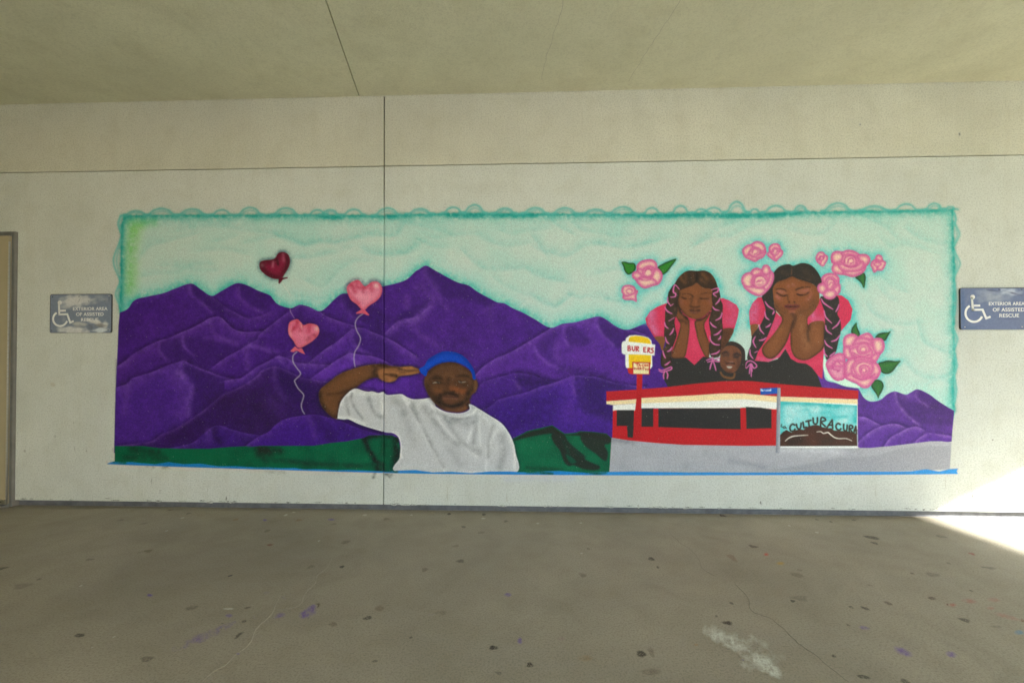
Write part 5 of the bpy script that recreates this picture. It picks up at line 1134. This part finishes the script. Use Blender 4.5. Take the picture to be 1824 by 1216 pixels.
make_sign('faded grey rescue sign with white wear patches, beside the door', 80, 515, 14.03, 163, 125, 1697, 1090, (122, 132, 152),
          [(760, 300, 420, 190, -.05, WHT_, .95, .5), (1000, 260, 380, 130, .15, (200, 200, 200), .8, .6), (1450, 230, 260, 90, .35, (160, 165, 174), .6, .7), (560, 430, 200, 90, -.3, (190, 192, 196), .7, .7), (520, 760, 60, 130, 0, (160, 164, 176), .5, .7),
           (760, 1030, 480, 120, .06, WHT_, .95, .5), (900, 870, 230, 70, .05, (196, 194, 190), .8, .6), (1300, 820, 300, 70, .25, (210, 208, 204), .9, .5), (1560, 900, 90, 120, .2, (206, 206, 204), .8, .5), (1430, 1030, 220, 70, -.1, (205, 212, 218), .95, .4), (1430, 910, 190, 55, .05, (136, 132, 132), .8, .5), (1180, 960, 120, 90, .3, (112, 120, 136), .8, .5), (900, 930, 150, 40, 0, (150, 150, 154), .7, .5), (480, 1010, 160, 80, 0, (196, 198, 200), .8, .6),
           (890, 280, 14, 90, .5, (130, 132, 140), .6, .6), (1130, 305, 18, 18, 0, (120, 122, 132), .8, .5), (1530, 305, 26, 16, 0, (96, 100, 112), .8, .6), (1640, 260, 40, 160, 0, (92, 104, 122), .5, .8)],
          [('EXTERIOR AREA', 740, 1600, 452, 535, 'sign_letter'), ('OF ASSISTED', 820, 1503, 585, 670, 'sign_letter'), ('RESCUE', 945, 1375, 722, 805, 'sign_letter_worn')],
          dict(w=44, lines=[[(388, 330), (395, 500), (400, 655)], [(380, 632), (600, 625), (675, 835), (760, 795)], [(400, 540), (560, 535)], arc(425, 740, 178, -122, -362 + 20)], head=(408, 335, 48)),
          [(228, 190, 'screw_dark'), (888, 185, 'screw_dark'), (1635, 172, 'steel'), (215, 1030, 'screw_dark'), (1620, 1020, 'screw_dark')], None)
make_sign('blue rescue sign with crisp white wheelchair symbol, cut by the right edge', 1700, 505, 13.51, 103, 103, 1690, 1107, (92, 108, 146),
          [(900, 330, 560, 190, .0, (150, 160, 178), .8, .8), (1300, 200, 330, 110, .1, (186, 196, 212), .8, .7), (720, 200, 300, 90, .05, (140, 150, 172), .6, .7), (900, 170, 260, 26, .12, (70, 78, 112), .8, .7), (1400, 240, 260, 26, .25, (84, 88, 116), .8, .7), (1050, 150, 40, 22, .3, (52, 58, 92), .8, .6), (620, 330, 160, 60, .6, (100, 110, 140), .5, .8),
           (170, 600, 60, 520, 0, (60, 92, 140), .6, .9), (300, 1060, 360, 60, 0, (66, 96, 138), .5, .9), (1290, 860, 360, 14, .02, (58, 68, 104), .6, .7), (440, 730, 160, 160, 0, (84, 102, 146), .5, .8), (300, 330, 60, 240, .3, (112, 122, 152), .5, .9)],
          [('EXTERIOR AREA', 790, 1740 - 90, 448, 530, 'sign_letter'), ('OF ASSISTED', 882, 1645, 588, 676, 'sign_letter'), ('RESCUE', 1038, 1508, 728, 815, 'sign_letter')],
          dict(w=50, lines=[[(382, 330), (395, 500), (405, 655)], [(385, 632), (635, 630), (722, 838), (825, 798)], [(405, 532), (580, 532)], arc(430, 715, 205, -120, -362 + 25)], head=(402, 325, 56)),
          [(208, 1045, 'steel'), (1580, 1045, 'steel'), (1580, 150, 'screw_dark')], None)

# ================================================================== cracks, stains and paint marks
def decal(name, cxy, a, b, rot, col, alpha, mat, parent, plane='floor', lift=.0009, seed=0, soft=.45, rough_=.22, n=18):
    rg = np.random.default_rng(seed)
    bm = bmesh.new(); lay = bm.verts.layers.float_color.new('paint')
    cl = tuple(float(v) for v in lin(col))
    ph = rg.random(4) * 6.28; am = rg.random(4) * rough_
    rings = []
    for f, al in ((soft, alpha), (1.0, 0.0)):
        ring = []
        for k in range(n):
            t = 2 * math.pi * k / n
            rad = f * (1 + am[0] * math.sin(2 * t + ph[0]) + am[1] * math.sin(3 * t + ph[1]) + .45 * am[2] * math.sin(5 * t + ph[2]) + .2 * am[3] * math.sin(7 * t + ph[3]))
            u, v = a * rad * math.cos(t), b * rad * math.sin(t)
            u, v = u * math.cos(rot) - v * math.sin(rot), u * math.sin(rot) + v * math.cos(rot)
            co = (cxy[0] + u, cxy[1] + v, lift) if plane == 'floor' else (cxy[0] + u, -lift, cxy[1] + v)
            w = bm.verts.new(co); w[lay] = (*cl, al); ring.append(w)
        rings.append(ring)
    co = (cxy[0], cxy[1], lift) if plane == 'floor' else (cxy[0], -lift, cxy[1])
    c0 = bm.verts.new(co); c0[lay] = (*cl, alpha)
    for k in range(n):
        k2 = (k + 1) % n
        f1 = (c0, rings[0][k], rings[0][k2]); f2 = (rings[0][k], rings[1][k], rings[1][k2], rings[0][k2])
        if plane != 'floor': f1, f2 = f1, f2
        bm.faces.new(f1); bm.faces.new(f2)
    return obj(name, bm, MAT[mat], parent)
LIFT = [.0006]
def fdec(name, px, py, wpx, hpx, col, al, rot=0.0, soft=.45, seed=None, rough_=.22):
    """mark on the pavement, size given as it shows in the photograph"""
    x, y = on_level([px, px - wpx / 2, px + wpx / 2, px, px], [py, py, py, py - hpx / 2, py + hpx / 2])
    a = math.hypot(x[2] - x[1], y[2] - y[1]) / 2; b = abs(y[4] - y[3]) / 2
    LIFT[0] += .000006
    return decal(name, (float(x[0]), float(y[0])), a, b, rot, col, al, 'floor_mark', floor, 'floor', LIFT[0], seed if seed is not None else int(px * 7 + py), soft, rough_)
DK, BRN, PUR = (44, 38, 30), (74, 54, 36), (92, 52, 170)
# dark gum spots and drips: (x, y, w, h, colour, strength) read from the photograph
SPOTS = [(142, 1131, 14, 6, DK, .9), (3, 1012, 14, 5, DK, .8), (262, 1173, 18, 9, DK, .55), (341, 1082, 14, 8, DK, .5), (655, 1100, 11, 6, DK, .9), (562, 1079, 12, 8, BRN, .9), (879, 1153, 13, 6, (36, 30, 20), 1), (820, 999, 12, 5, DK, .7), (609, 1009, 7, 4, DK, .9), (616, 965, 13, 5, BRN, .5), (481, 970, 9, 3, (120, 60, 40), .9),
         (264, 981, 12, 5, (90, 82, 50), .7), (160, 996, 12, 3, DK, .45), (40, 1043, 26, 8, DK, .35), (70, 1031, 6, 3, DK, .6), (410, 1025, 5, 3, (20, 18, 40), .9), (554, 1009, 8, 5, BRN, .5), (593, 1111, 12, 7, BRN, .5), (676, 1083, 14, 8, (96, 70, 40), .5), (757, 1014, 9, 6, BRN, .5), (425, 1131, 7, 9, DK, .8), (435, 1106, 7, 4, DK, .7), (398, 1111, 8, 4, DK, .7), (441, 1082, 9, 3, BRN, .7), (732, 1135, 5, 3, DK, .7), (668, 1177, 7, 4, DK, .7), (786, 1091, 18, 6, BRN, .35), (888, 1198, 8, 5, DK, .5),
         (250, 983, 7, 3, DK, .3), (215, 926, 9, 3, DK, .35), (256, 932, 9, 3, DK, .35), (336, 914, 7, 3, DK, .5), (303, 908, 8, 2, BRN, .6), (420, 925, 8, 3, (140, 100, 50), .6), (476, 945, 8, 4, BRN, .5), (532, 926, 9, 3, (130, 90, 40), .6), (594, 933, 8, 3, BRN, .4), (800, 915, 6, 3, DK, .9), (862, 916, 6, 3, DK, .9), (826, 938, 7, 3, DK, .7), (901, 928, 6, 3, DK, .6), (857, 948, 9, 4, BRN, .4), (812, 972, 9, 4, BRN, .4), (688, 924, 8, 4, BRN, .5),
         (1160, 995, 9, 5, DK, .95), (1172, 1010, 5, 3, DK, .8), (1038, 1024, 9, 7, BRN, .5), (1342, 973, 10, 5, BRN, .8), (1304, 993, 12, 9, (120, 80, 60), .5), (1287, 918, 8, 4, (70, 36, 30), .9), (1553, 957, 16, 6, DK, .85), (1558, 967, 7, 4, DK, .8), (1296, 1109, 13, 6, (46, 32, 22), 1), (1303, 1074, 5, 4, DK, .7), (1412, 1070, 6, 4, DK, .9), (1425, 1065, 22, 8, DK, .35), (1420, 1024, 14, 8, BRN, .45), (1541, 1083, 8, 6, DK, .8), (1516, 1081, 6, 4, DK, .7), (1582, 1074, 10, 5, BRN, .7), (1660, 1065, 10, 5, BRN, .8), (1693, 1078, 9, 5, (110, 50, 36), .8), (1718, 1104, 12, 7, DK, .8),
         (944, 1184, 11, 6, (36, 28, 18), 1), (1142, 1164, 13, 10, (44, 34, 20), .95), (1160, 1160, 9, 14, BRN, .4), (1160, 1196, 26, 10, BRN, .45), (1042, 1173, 16, 8, (120, 84, 36), .7), (1055, 1174, 7, 4, DK, .5), (1485, 1168, 6, 4, DK, .8), (1538, 1205, 14, 7, DK, .8), (1612, 1213, 14, 6, DK, .7), (1661, 1023, 18, 6, DK, .4), (1676, 955, 14, 4, DK, .5), (1731, 986, 7, 4, (150, 70, 60), .8), (1762, 1011, 18, 4, DK, .5), (1625, 1021, 5, 3, BRN, .7), (1690, 1003, 5, 3, DK, .5), (1521, 926, 6, 2, DK, .7), (1480, 929, 4, 2, DK, .8), (1455, 925, 5, 2, DK, .7), (1424, 1015, 8, 3, BRN, .4), (1550, 1042, 6, 3, BRN, .4), (1822, 1105, 10, 6, (120, 60, 40), .7), (1730, 1052, 4, 3, DK, .7), (1511, 1113, 5, 3, BRN, .6), (1276, 1097, 4, 3, DK, .6), (1775, 1116, 16, 4, DK, .3), (1048, 977, 5, 3, BRN, .5)]
for x, y, w, h, c, a in SPOTS: fdec('stain', x, y, w * 1.5, h * 1.5, c, a, soft=.62)
# paint on the pavement: one sheet per mark, built from soft overlapping dabs with a broken edge
def patch(name, col, dabs, grain_=.5, seed=0, thr=.05, step=1.2):
    D = np.array([(x, y, w / 2, h / 2, a, rot) for x, y, w, h, a, rot in dabs], np.float32)
    m_ = 1.3 * np.max(np.hypot(D[:, 2], D[:, 3]))
    x0, x1, y0, y1 = D[:, 0].min() - m_, min(D[:, 0].max() + m_, 1840), D[:, 1].min() - m_, D[:, 1].max() + m_
    xs, ys = np.arange(x0, x1, step), np.arange(y0, y1, step * .8)
    X_, Y_ = np.meshgrid(xs, ys)
    keep_ = np.ones_like(X_)
    for x, y, a, b, al, rot in D:
        c_, s_ = math.cos(rot), math.sin(rot)
        u = ((X_ - x) * c_ + (Y_ - y) * s_) / a; v = (-(X_ - x) * s_ + (Y_ - y) * c_) / b
        keep_ *= 1 - al * np.exp(-(u * u + v * v) ** 1.5)
    A_ = 1 - keep_
    rg = np.random.default_rng(seed)
    def nz(sc):
        gh, gw = int((y1 - y0) / sc) + 3, int((x1 - x0) / sc) + 3
        g_ = rg.random((gh, gw)); yy, xx = (Y_ - y0) / sc, (X_ - x0) / sc
        i_, j_ = yy.astype(int), xx.astype(int); fy, fx = yy - i_, xx - j_
        return (g_[i_, j_] * (1 - fx) + g_[i_, j_ + 1] * fx) * (1 - fy) + (g_[i_ + 1, j_] * (1 - fx) + g_[i_ + 1, j_ + 1] * fx) * fy
    n_ = .45 * nz(11) + .35 * nz(5) + .2 * nz(2.2)
    A_ = np.clip(A_ * (1 + grain_ * 3.2 * (n_ - .5)) - grain_ * .30 * (1 - A_), 0, 1)
    wx_, wy_ = on_level(X_.ravel(), Y_.ravel())
    LIFT[0] += .000008
    H_, W2 = X_.shape
    al_ = A_.ravel()
    ii, jj = np.meshgrid(np.arange(W2 - 1), np.arange(H_ - 1))
    a = (jj * W2 + ii).ravel()
    q = np.stack([a, a + W2, a + W2 + 1, a + 1], 1)
    q = q[al_[q].max(1) > thr]
    uq, inv = np.unique(q, return_inverse=True); inv = inv.reshape(-1, 4)
    me = bpy.data.meshes.new(name)
    me.from_pydata(np.stack([wx_[uq], wy_[uq], np.full(len(uq), LIFT[0])], 1).tolist(), [], inv.tolist())
    at = me.color_attributes.new('paint', 'FLOAT_COLOR', 'POINT')
    cl = lin(col)
    at.data.foreach_set('color', np.concatenate([np.tile(cl, (len(uq), 1)), al_[uq][:, None]], 1).astype(np.float32).ravel())
    me.materials.append(MAT['floor_mark'])
    return link(bpy.data.objects.new(name, me), floor)
patch('paint_smear', PUR, [(547, 1092, 32, 17, .8, -.3), (556, 1081, 18, 9, .7, -.4), (498, 1096, 26, 9, .42, -.2), (470, 1098, 80, 26, .2, -.2), (372, 1130, 120, 20, .3, -.42), (398, 1117, 50, 10, .36, -.4), (322, 1150, 100, 22, .2, -.45), (476, 1056, 20, 10, .26, 0), (515, 1062, 80, 14, .22, -.1)], .85, 4)
for x, y, w, h, a, rot in [(408, 1096, 10, 5, .7, 0), (267, 1060, 8, 4, .95, 0), (905, 1059, 10, 5, .9, 0), (926, 1141, 7, 9, .9, 0), (1608, 1160, 26, 9, .8, .4), (1694, 1165, 15, 8, .8, .3), (1540, 1118, 16, 5, .5, .2), (590, 925, 10, 3, .8, 0), (472, 926, 6, 3, .8, 0), (1326, 1177, 11, 5, .8, 0), (424, 1164, 6, 3, .5, 0)]:
    patch('paint_spot', PUR, [(x, y, w * 1.3, h * 1.4, a, rot)], .4, int(x))
patch('paint_haze', PUR, [(770, 1100, 70, 26, .16, 0), (725, 1085, 40, 16, .14, 0)], .5, 8)
for x, y, w, h, c, a in [(1365, 987, 7, 4, (200, 60, 40), .9), (1390, 1003, 12, 4, (190, 150, 40), .7), (1816, 1126, 14, 6, (70, 140, 190), .8), (1697, 1077, 10, 4, (190, 60, 50), .6), (1000, 1137, 12, 6, (140, 90, 110), .4), (1240, 1148, 6, 4, (170, 120, 60), .5), (1042, 1172, 22, 9, (140, 100, 40), .5)]:
    patch('paint_spot', c, [(x, y, w * 1.3, h * 1.4, a, 0)], .4, int(x))
patch('paint_smear', (176, 92, 82), [(1725, 1070, 34, 9, .42, .1), (1770, 1068, 28, 9, .42, .1), (1764, 1083, 16, 6, .5, 0), (1790, 1097, 60, 10, .42, .25)], .6, 6)
patch('paint_scuff', (208, 210, 198), [(1270, 1126, 40, 26, .7, .5), (1296, 1140, 66, 26, .85, .42), (1330, 1157, 70, 24, .6, .5), (1352, 1177, 66, 28, .8, .55), (1374, 1193, 46, 20, .85, .65), (1338, 1138, 76, 22, .34, .4), (1380, 1164, 66, 26, .26, .6), (1326, 1186, 40, 14, .4, .5)], 1.0, 12)
for x, y, w, h in [(509, 917, 6, 3), (523, 912, 5, 2), (650, 917, 7, 3), (733, 917, 4, 2), (325, 922, 6, 2), (407, 1084, 18, 3), (568, 963, 4, 2), (144, 1043, 4, 3), (1036, 985, 4, 2), (1406, 936, 4, 2), (1455, 948, 6, 2), (203, 1134, 3, 3), (164, 1153, 3, 2), (861, 923, 7, 2), (958, 932, 5, 2), (1035, 931, 4, 2), (297, 945, 4, 2)]:
    fdec('paint_spot', x, y, w * 1.3, h * 1.3, (205, 203, 192), .9, soft=.6)
# cracks that show as thin ridges in the coating
def crack(s, ox, oy, sc, w, h):
    P = np.array([[float(v) for v in t.split(',')] for t in s.split()], np.float32)
    P = smooth(P, False, 5); rg = np.random.default_rng(int(P[0, 0])); P = P + rg.normal(0, .9, P.shape)
    x, y = on_level(ox + P[:, 0] / sc, oy + P[:, 1] / sc)
    bm = bmesh.new(); rows = []
    for i in range(len(x)):
        j0, j1 = max(i - 1, 0), min(i + 1, len(x) - 1)
        t = np.array([x[j1] - x[j0], y[j1] - y[j0]]); t = t / (np.linalg.norm(t) + 1e-9); nn = np.array([-t[1], t[0]])
        ww = w * (.55 + .7 * rg.random()) * min(1, .3 + min(i, len(x) - 1 - i) / 4)
        rows.append([bm.verts.new((x[i] + nn[0] * k * ww, y[i] + nn[1] * k * ww, z)) for k, z in ((-1, .0003), (-.3, h), (.3, h * .9), (1, .0003))])
    for i in range(len(rows) - 1):
        for k in range(3): bm.faces.new((rows[i][k], rows[i][k + 1], rows[i + 1][k + 1], rows[i + 1][k]))
    bmesh.ops.recalc_face_normals(bm, faces=bm.faces)
    for f in bm.faces:
        if f.normal.z < 0: f.normal_flip()
    return obj('crack', bm, MAT['crack_pale' if ox == 0 else 'crack_dark'], floor, True)
simple('crack_pale', (.385, .345, .275), .7, var=.2, scale=20)
simple('crack_dark', (.26, .23, .18), .7, var=.25, scale=20)
simple('ceiling_crack', (.44, .42, .33), .9, var=.2, scale=30)
crack('1258,110 1275,140 1265,170 1240,200 1225,220', 0, 880, 2, .0014, .0007)
crack('1180,232 1165,260 1130,290 1120,320 1085,355 1070,390 1040,405 990,410', 0, 880, 2, .0021, .0013)
crack('1000,360 985,385 965,430 910,480 890,530 840,570 800,610 760,630 720,668', 0, 880, 2, .0021, .0013)
crack('560,135 595,170 640,200 668,235 680,265 725,292', 912, 880, 2, .0018, .0010)
crack('795,320 840,365 855,415 920,440', 912, 880, 2, .0022, .0013)
crack('920,440 970,480 1020,530 1080,570 1120,605 1200,668', 912, 880, 2, .0022, .0013)
for s_ in ('1216,-4 1190,36 1165,72 1140,112 1120,146', '1006,-4 990,50 974,100 964,142'):
    P = smooth(np.array([[float(v) for v in t.split(',')] for t in s_.split()], np.float32), False, 6); rgc = np.random.default_rng(int(P[0, 0]))
    P[:, 0] += rgc.normal(0, .8, len(P))
    x, y = on_level(P[:, 0], P[:, 1], H_SOF); bm = bmesh.new(); rw = []
    for k in range(len(x)):
        w_ = .0011 + .0006 * rgc.random()
        rw.append((bm.verts.new((x[k] - w_, y[k], H_SOF - .0006)), bm.verts.new((x[k] + w_, y[k], H_SOF - .0006))))
    for k in range(len(rw) - 1): bm.faces.new((rw[k][0], rw[k + 1][0], rw[k + 1][1], rw[k][1]))
    obj('crack', bm, MAT['ceiling_crack'], ceiling)
# scuffs and drips on the wall
def wdec(px, py, wpx, hpx, col, al, soft=.5):
    x, z = on_wall([px - wpx / 2, px + wpx / 2, px], [py, py, py]); z2 = on_wall([px, px], [py - hpx / 2, py + hpx / 2])[1]
    LIFT[0] += .000004
    return decal('scuff', ((float(x[0]) + float(x[1])) / 2, float(z[2])), float(x[1] - x[0]) / 2, abs(float(z2[0] - z2[1])) / 2, 0, col, al, 'wall_mark', wall, 'wall', .0003 + LIFT[0] * .1, int(px * 3 + py), soft)
for a in [(1732, 884, 3.5, 20, (40, 36, 30), .95), (1734, 898, 2.5, 14, (70, 66, 56), .8), (1709, 239, 5, 7, (70, 66, 40), .9), (1532, 222, 5, 5, (90, 86, 60), .8), (1268, 54, 3, 3, (80, 76, 50), .1), (1768, 783, 4, 4, (90, 84, 70), .8), (1355, 895, 4, 8, (70, 66, 54), .8), (1137, 901, 4, 8, (110, 98, 70), .6), (403, 888, 2.5, 12, (60, 56, 48), .9), (1800, 843, 4, 4, (120, 110, 90), .7), (133, 799, 3, 9, (110, 108, 98), .6), (154, 803, 3, 12, (100, 98, 88), .6), (98, 777, 6, 6, (120, 116, 104), .5), (44, 803, 5, 8, (110, 106, 96), .5), (131, 752, 2, 8, (120, 116, 104), .6), (94, 685, 12, 10, (160, 140, 100), .4), (122, 498, 4, 4, (120, 112, 90), .5), (1793, 626, 4, 4, (120, 110, 90), .6), (1560, 875, 2.5, 30, (160, 152, 130), .4), (797, 880, 2, 36, (150, 140, 110), .4), (903, 888, 2.5, 26, (150, 140, 110), .5), (1684, 860, 2, 30, (150, 145, 128), .5), (1669, 905, 4, 9, (140, 128, 90), .6), (948, 868, 2, 20, (160, 150, 120), .4), (270, 856, 2, 16, (90, 88, 78), .5), (285, 875, 2, 10, (90, 88, 78), .5), (370, 870, 2, 16, (130, 126, 110), .4)]:
    wdec(*a)
rg = np.random.default_rng(3)
for k in range(70):
    px = 40 + rg.random() * 1780
    py = np.interp(px, [30, 684, 1100, 1580, 1824], [888.5, 898, 903.4, 907, 908.5]) - abs(rg.normal(0, 1.4))
    wdec(px, py, 4 + rg.random() * 14, 1.6 + rg.random() * 2.4, (62, 58, 50), .5 + .4 * rg.random())
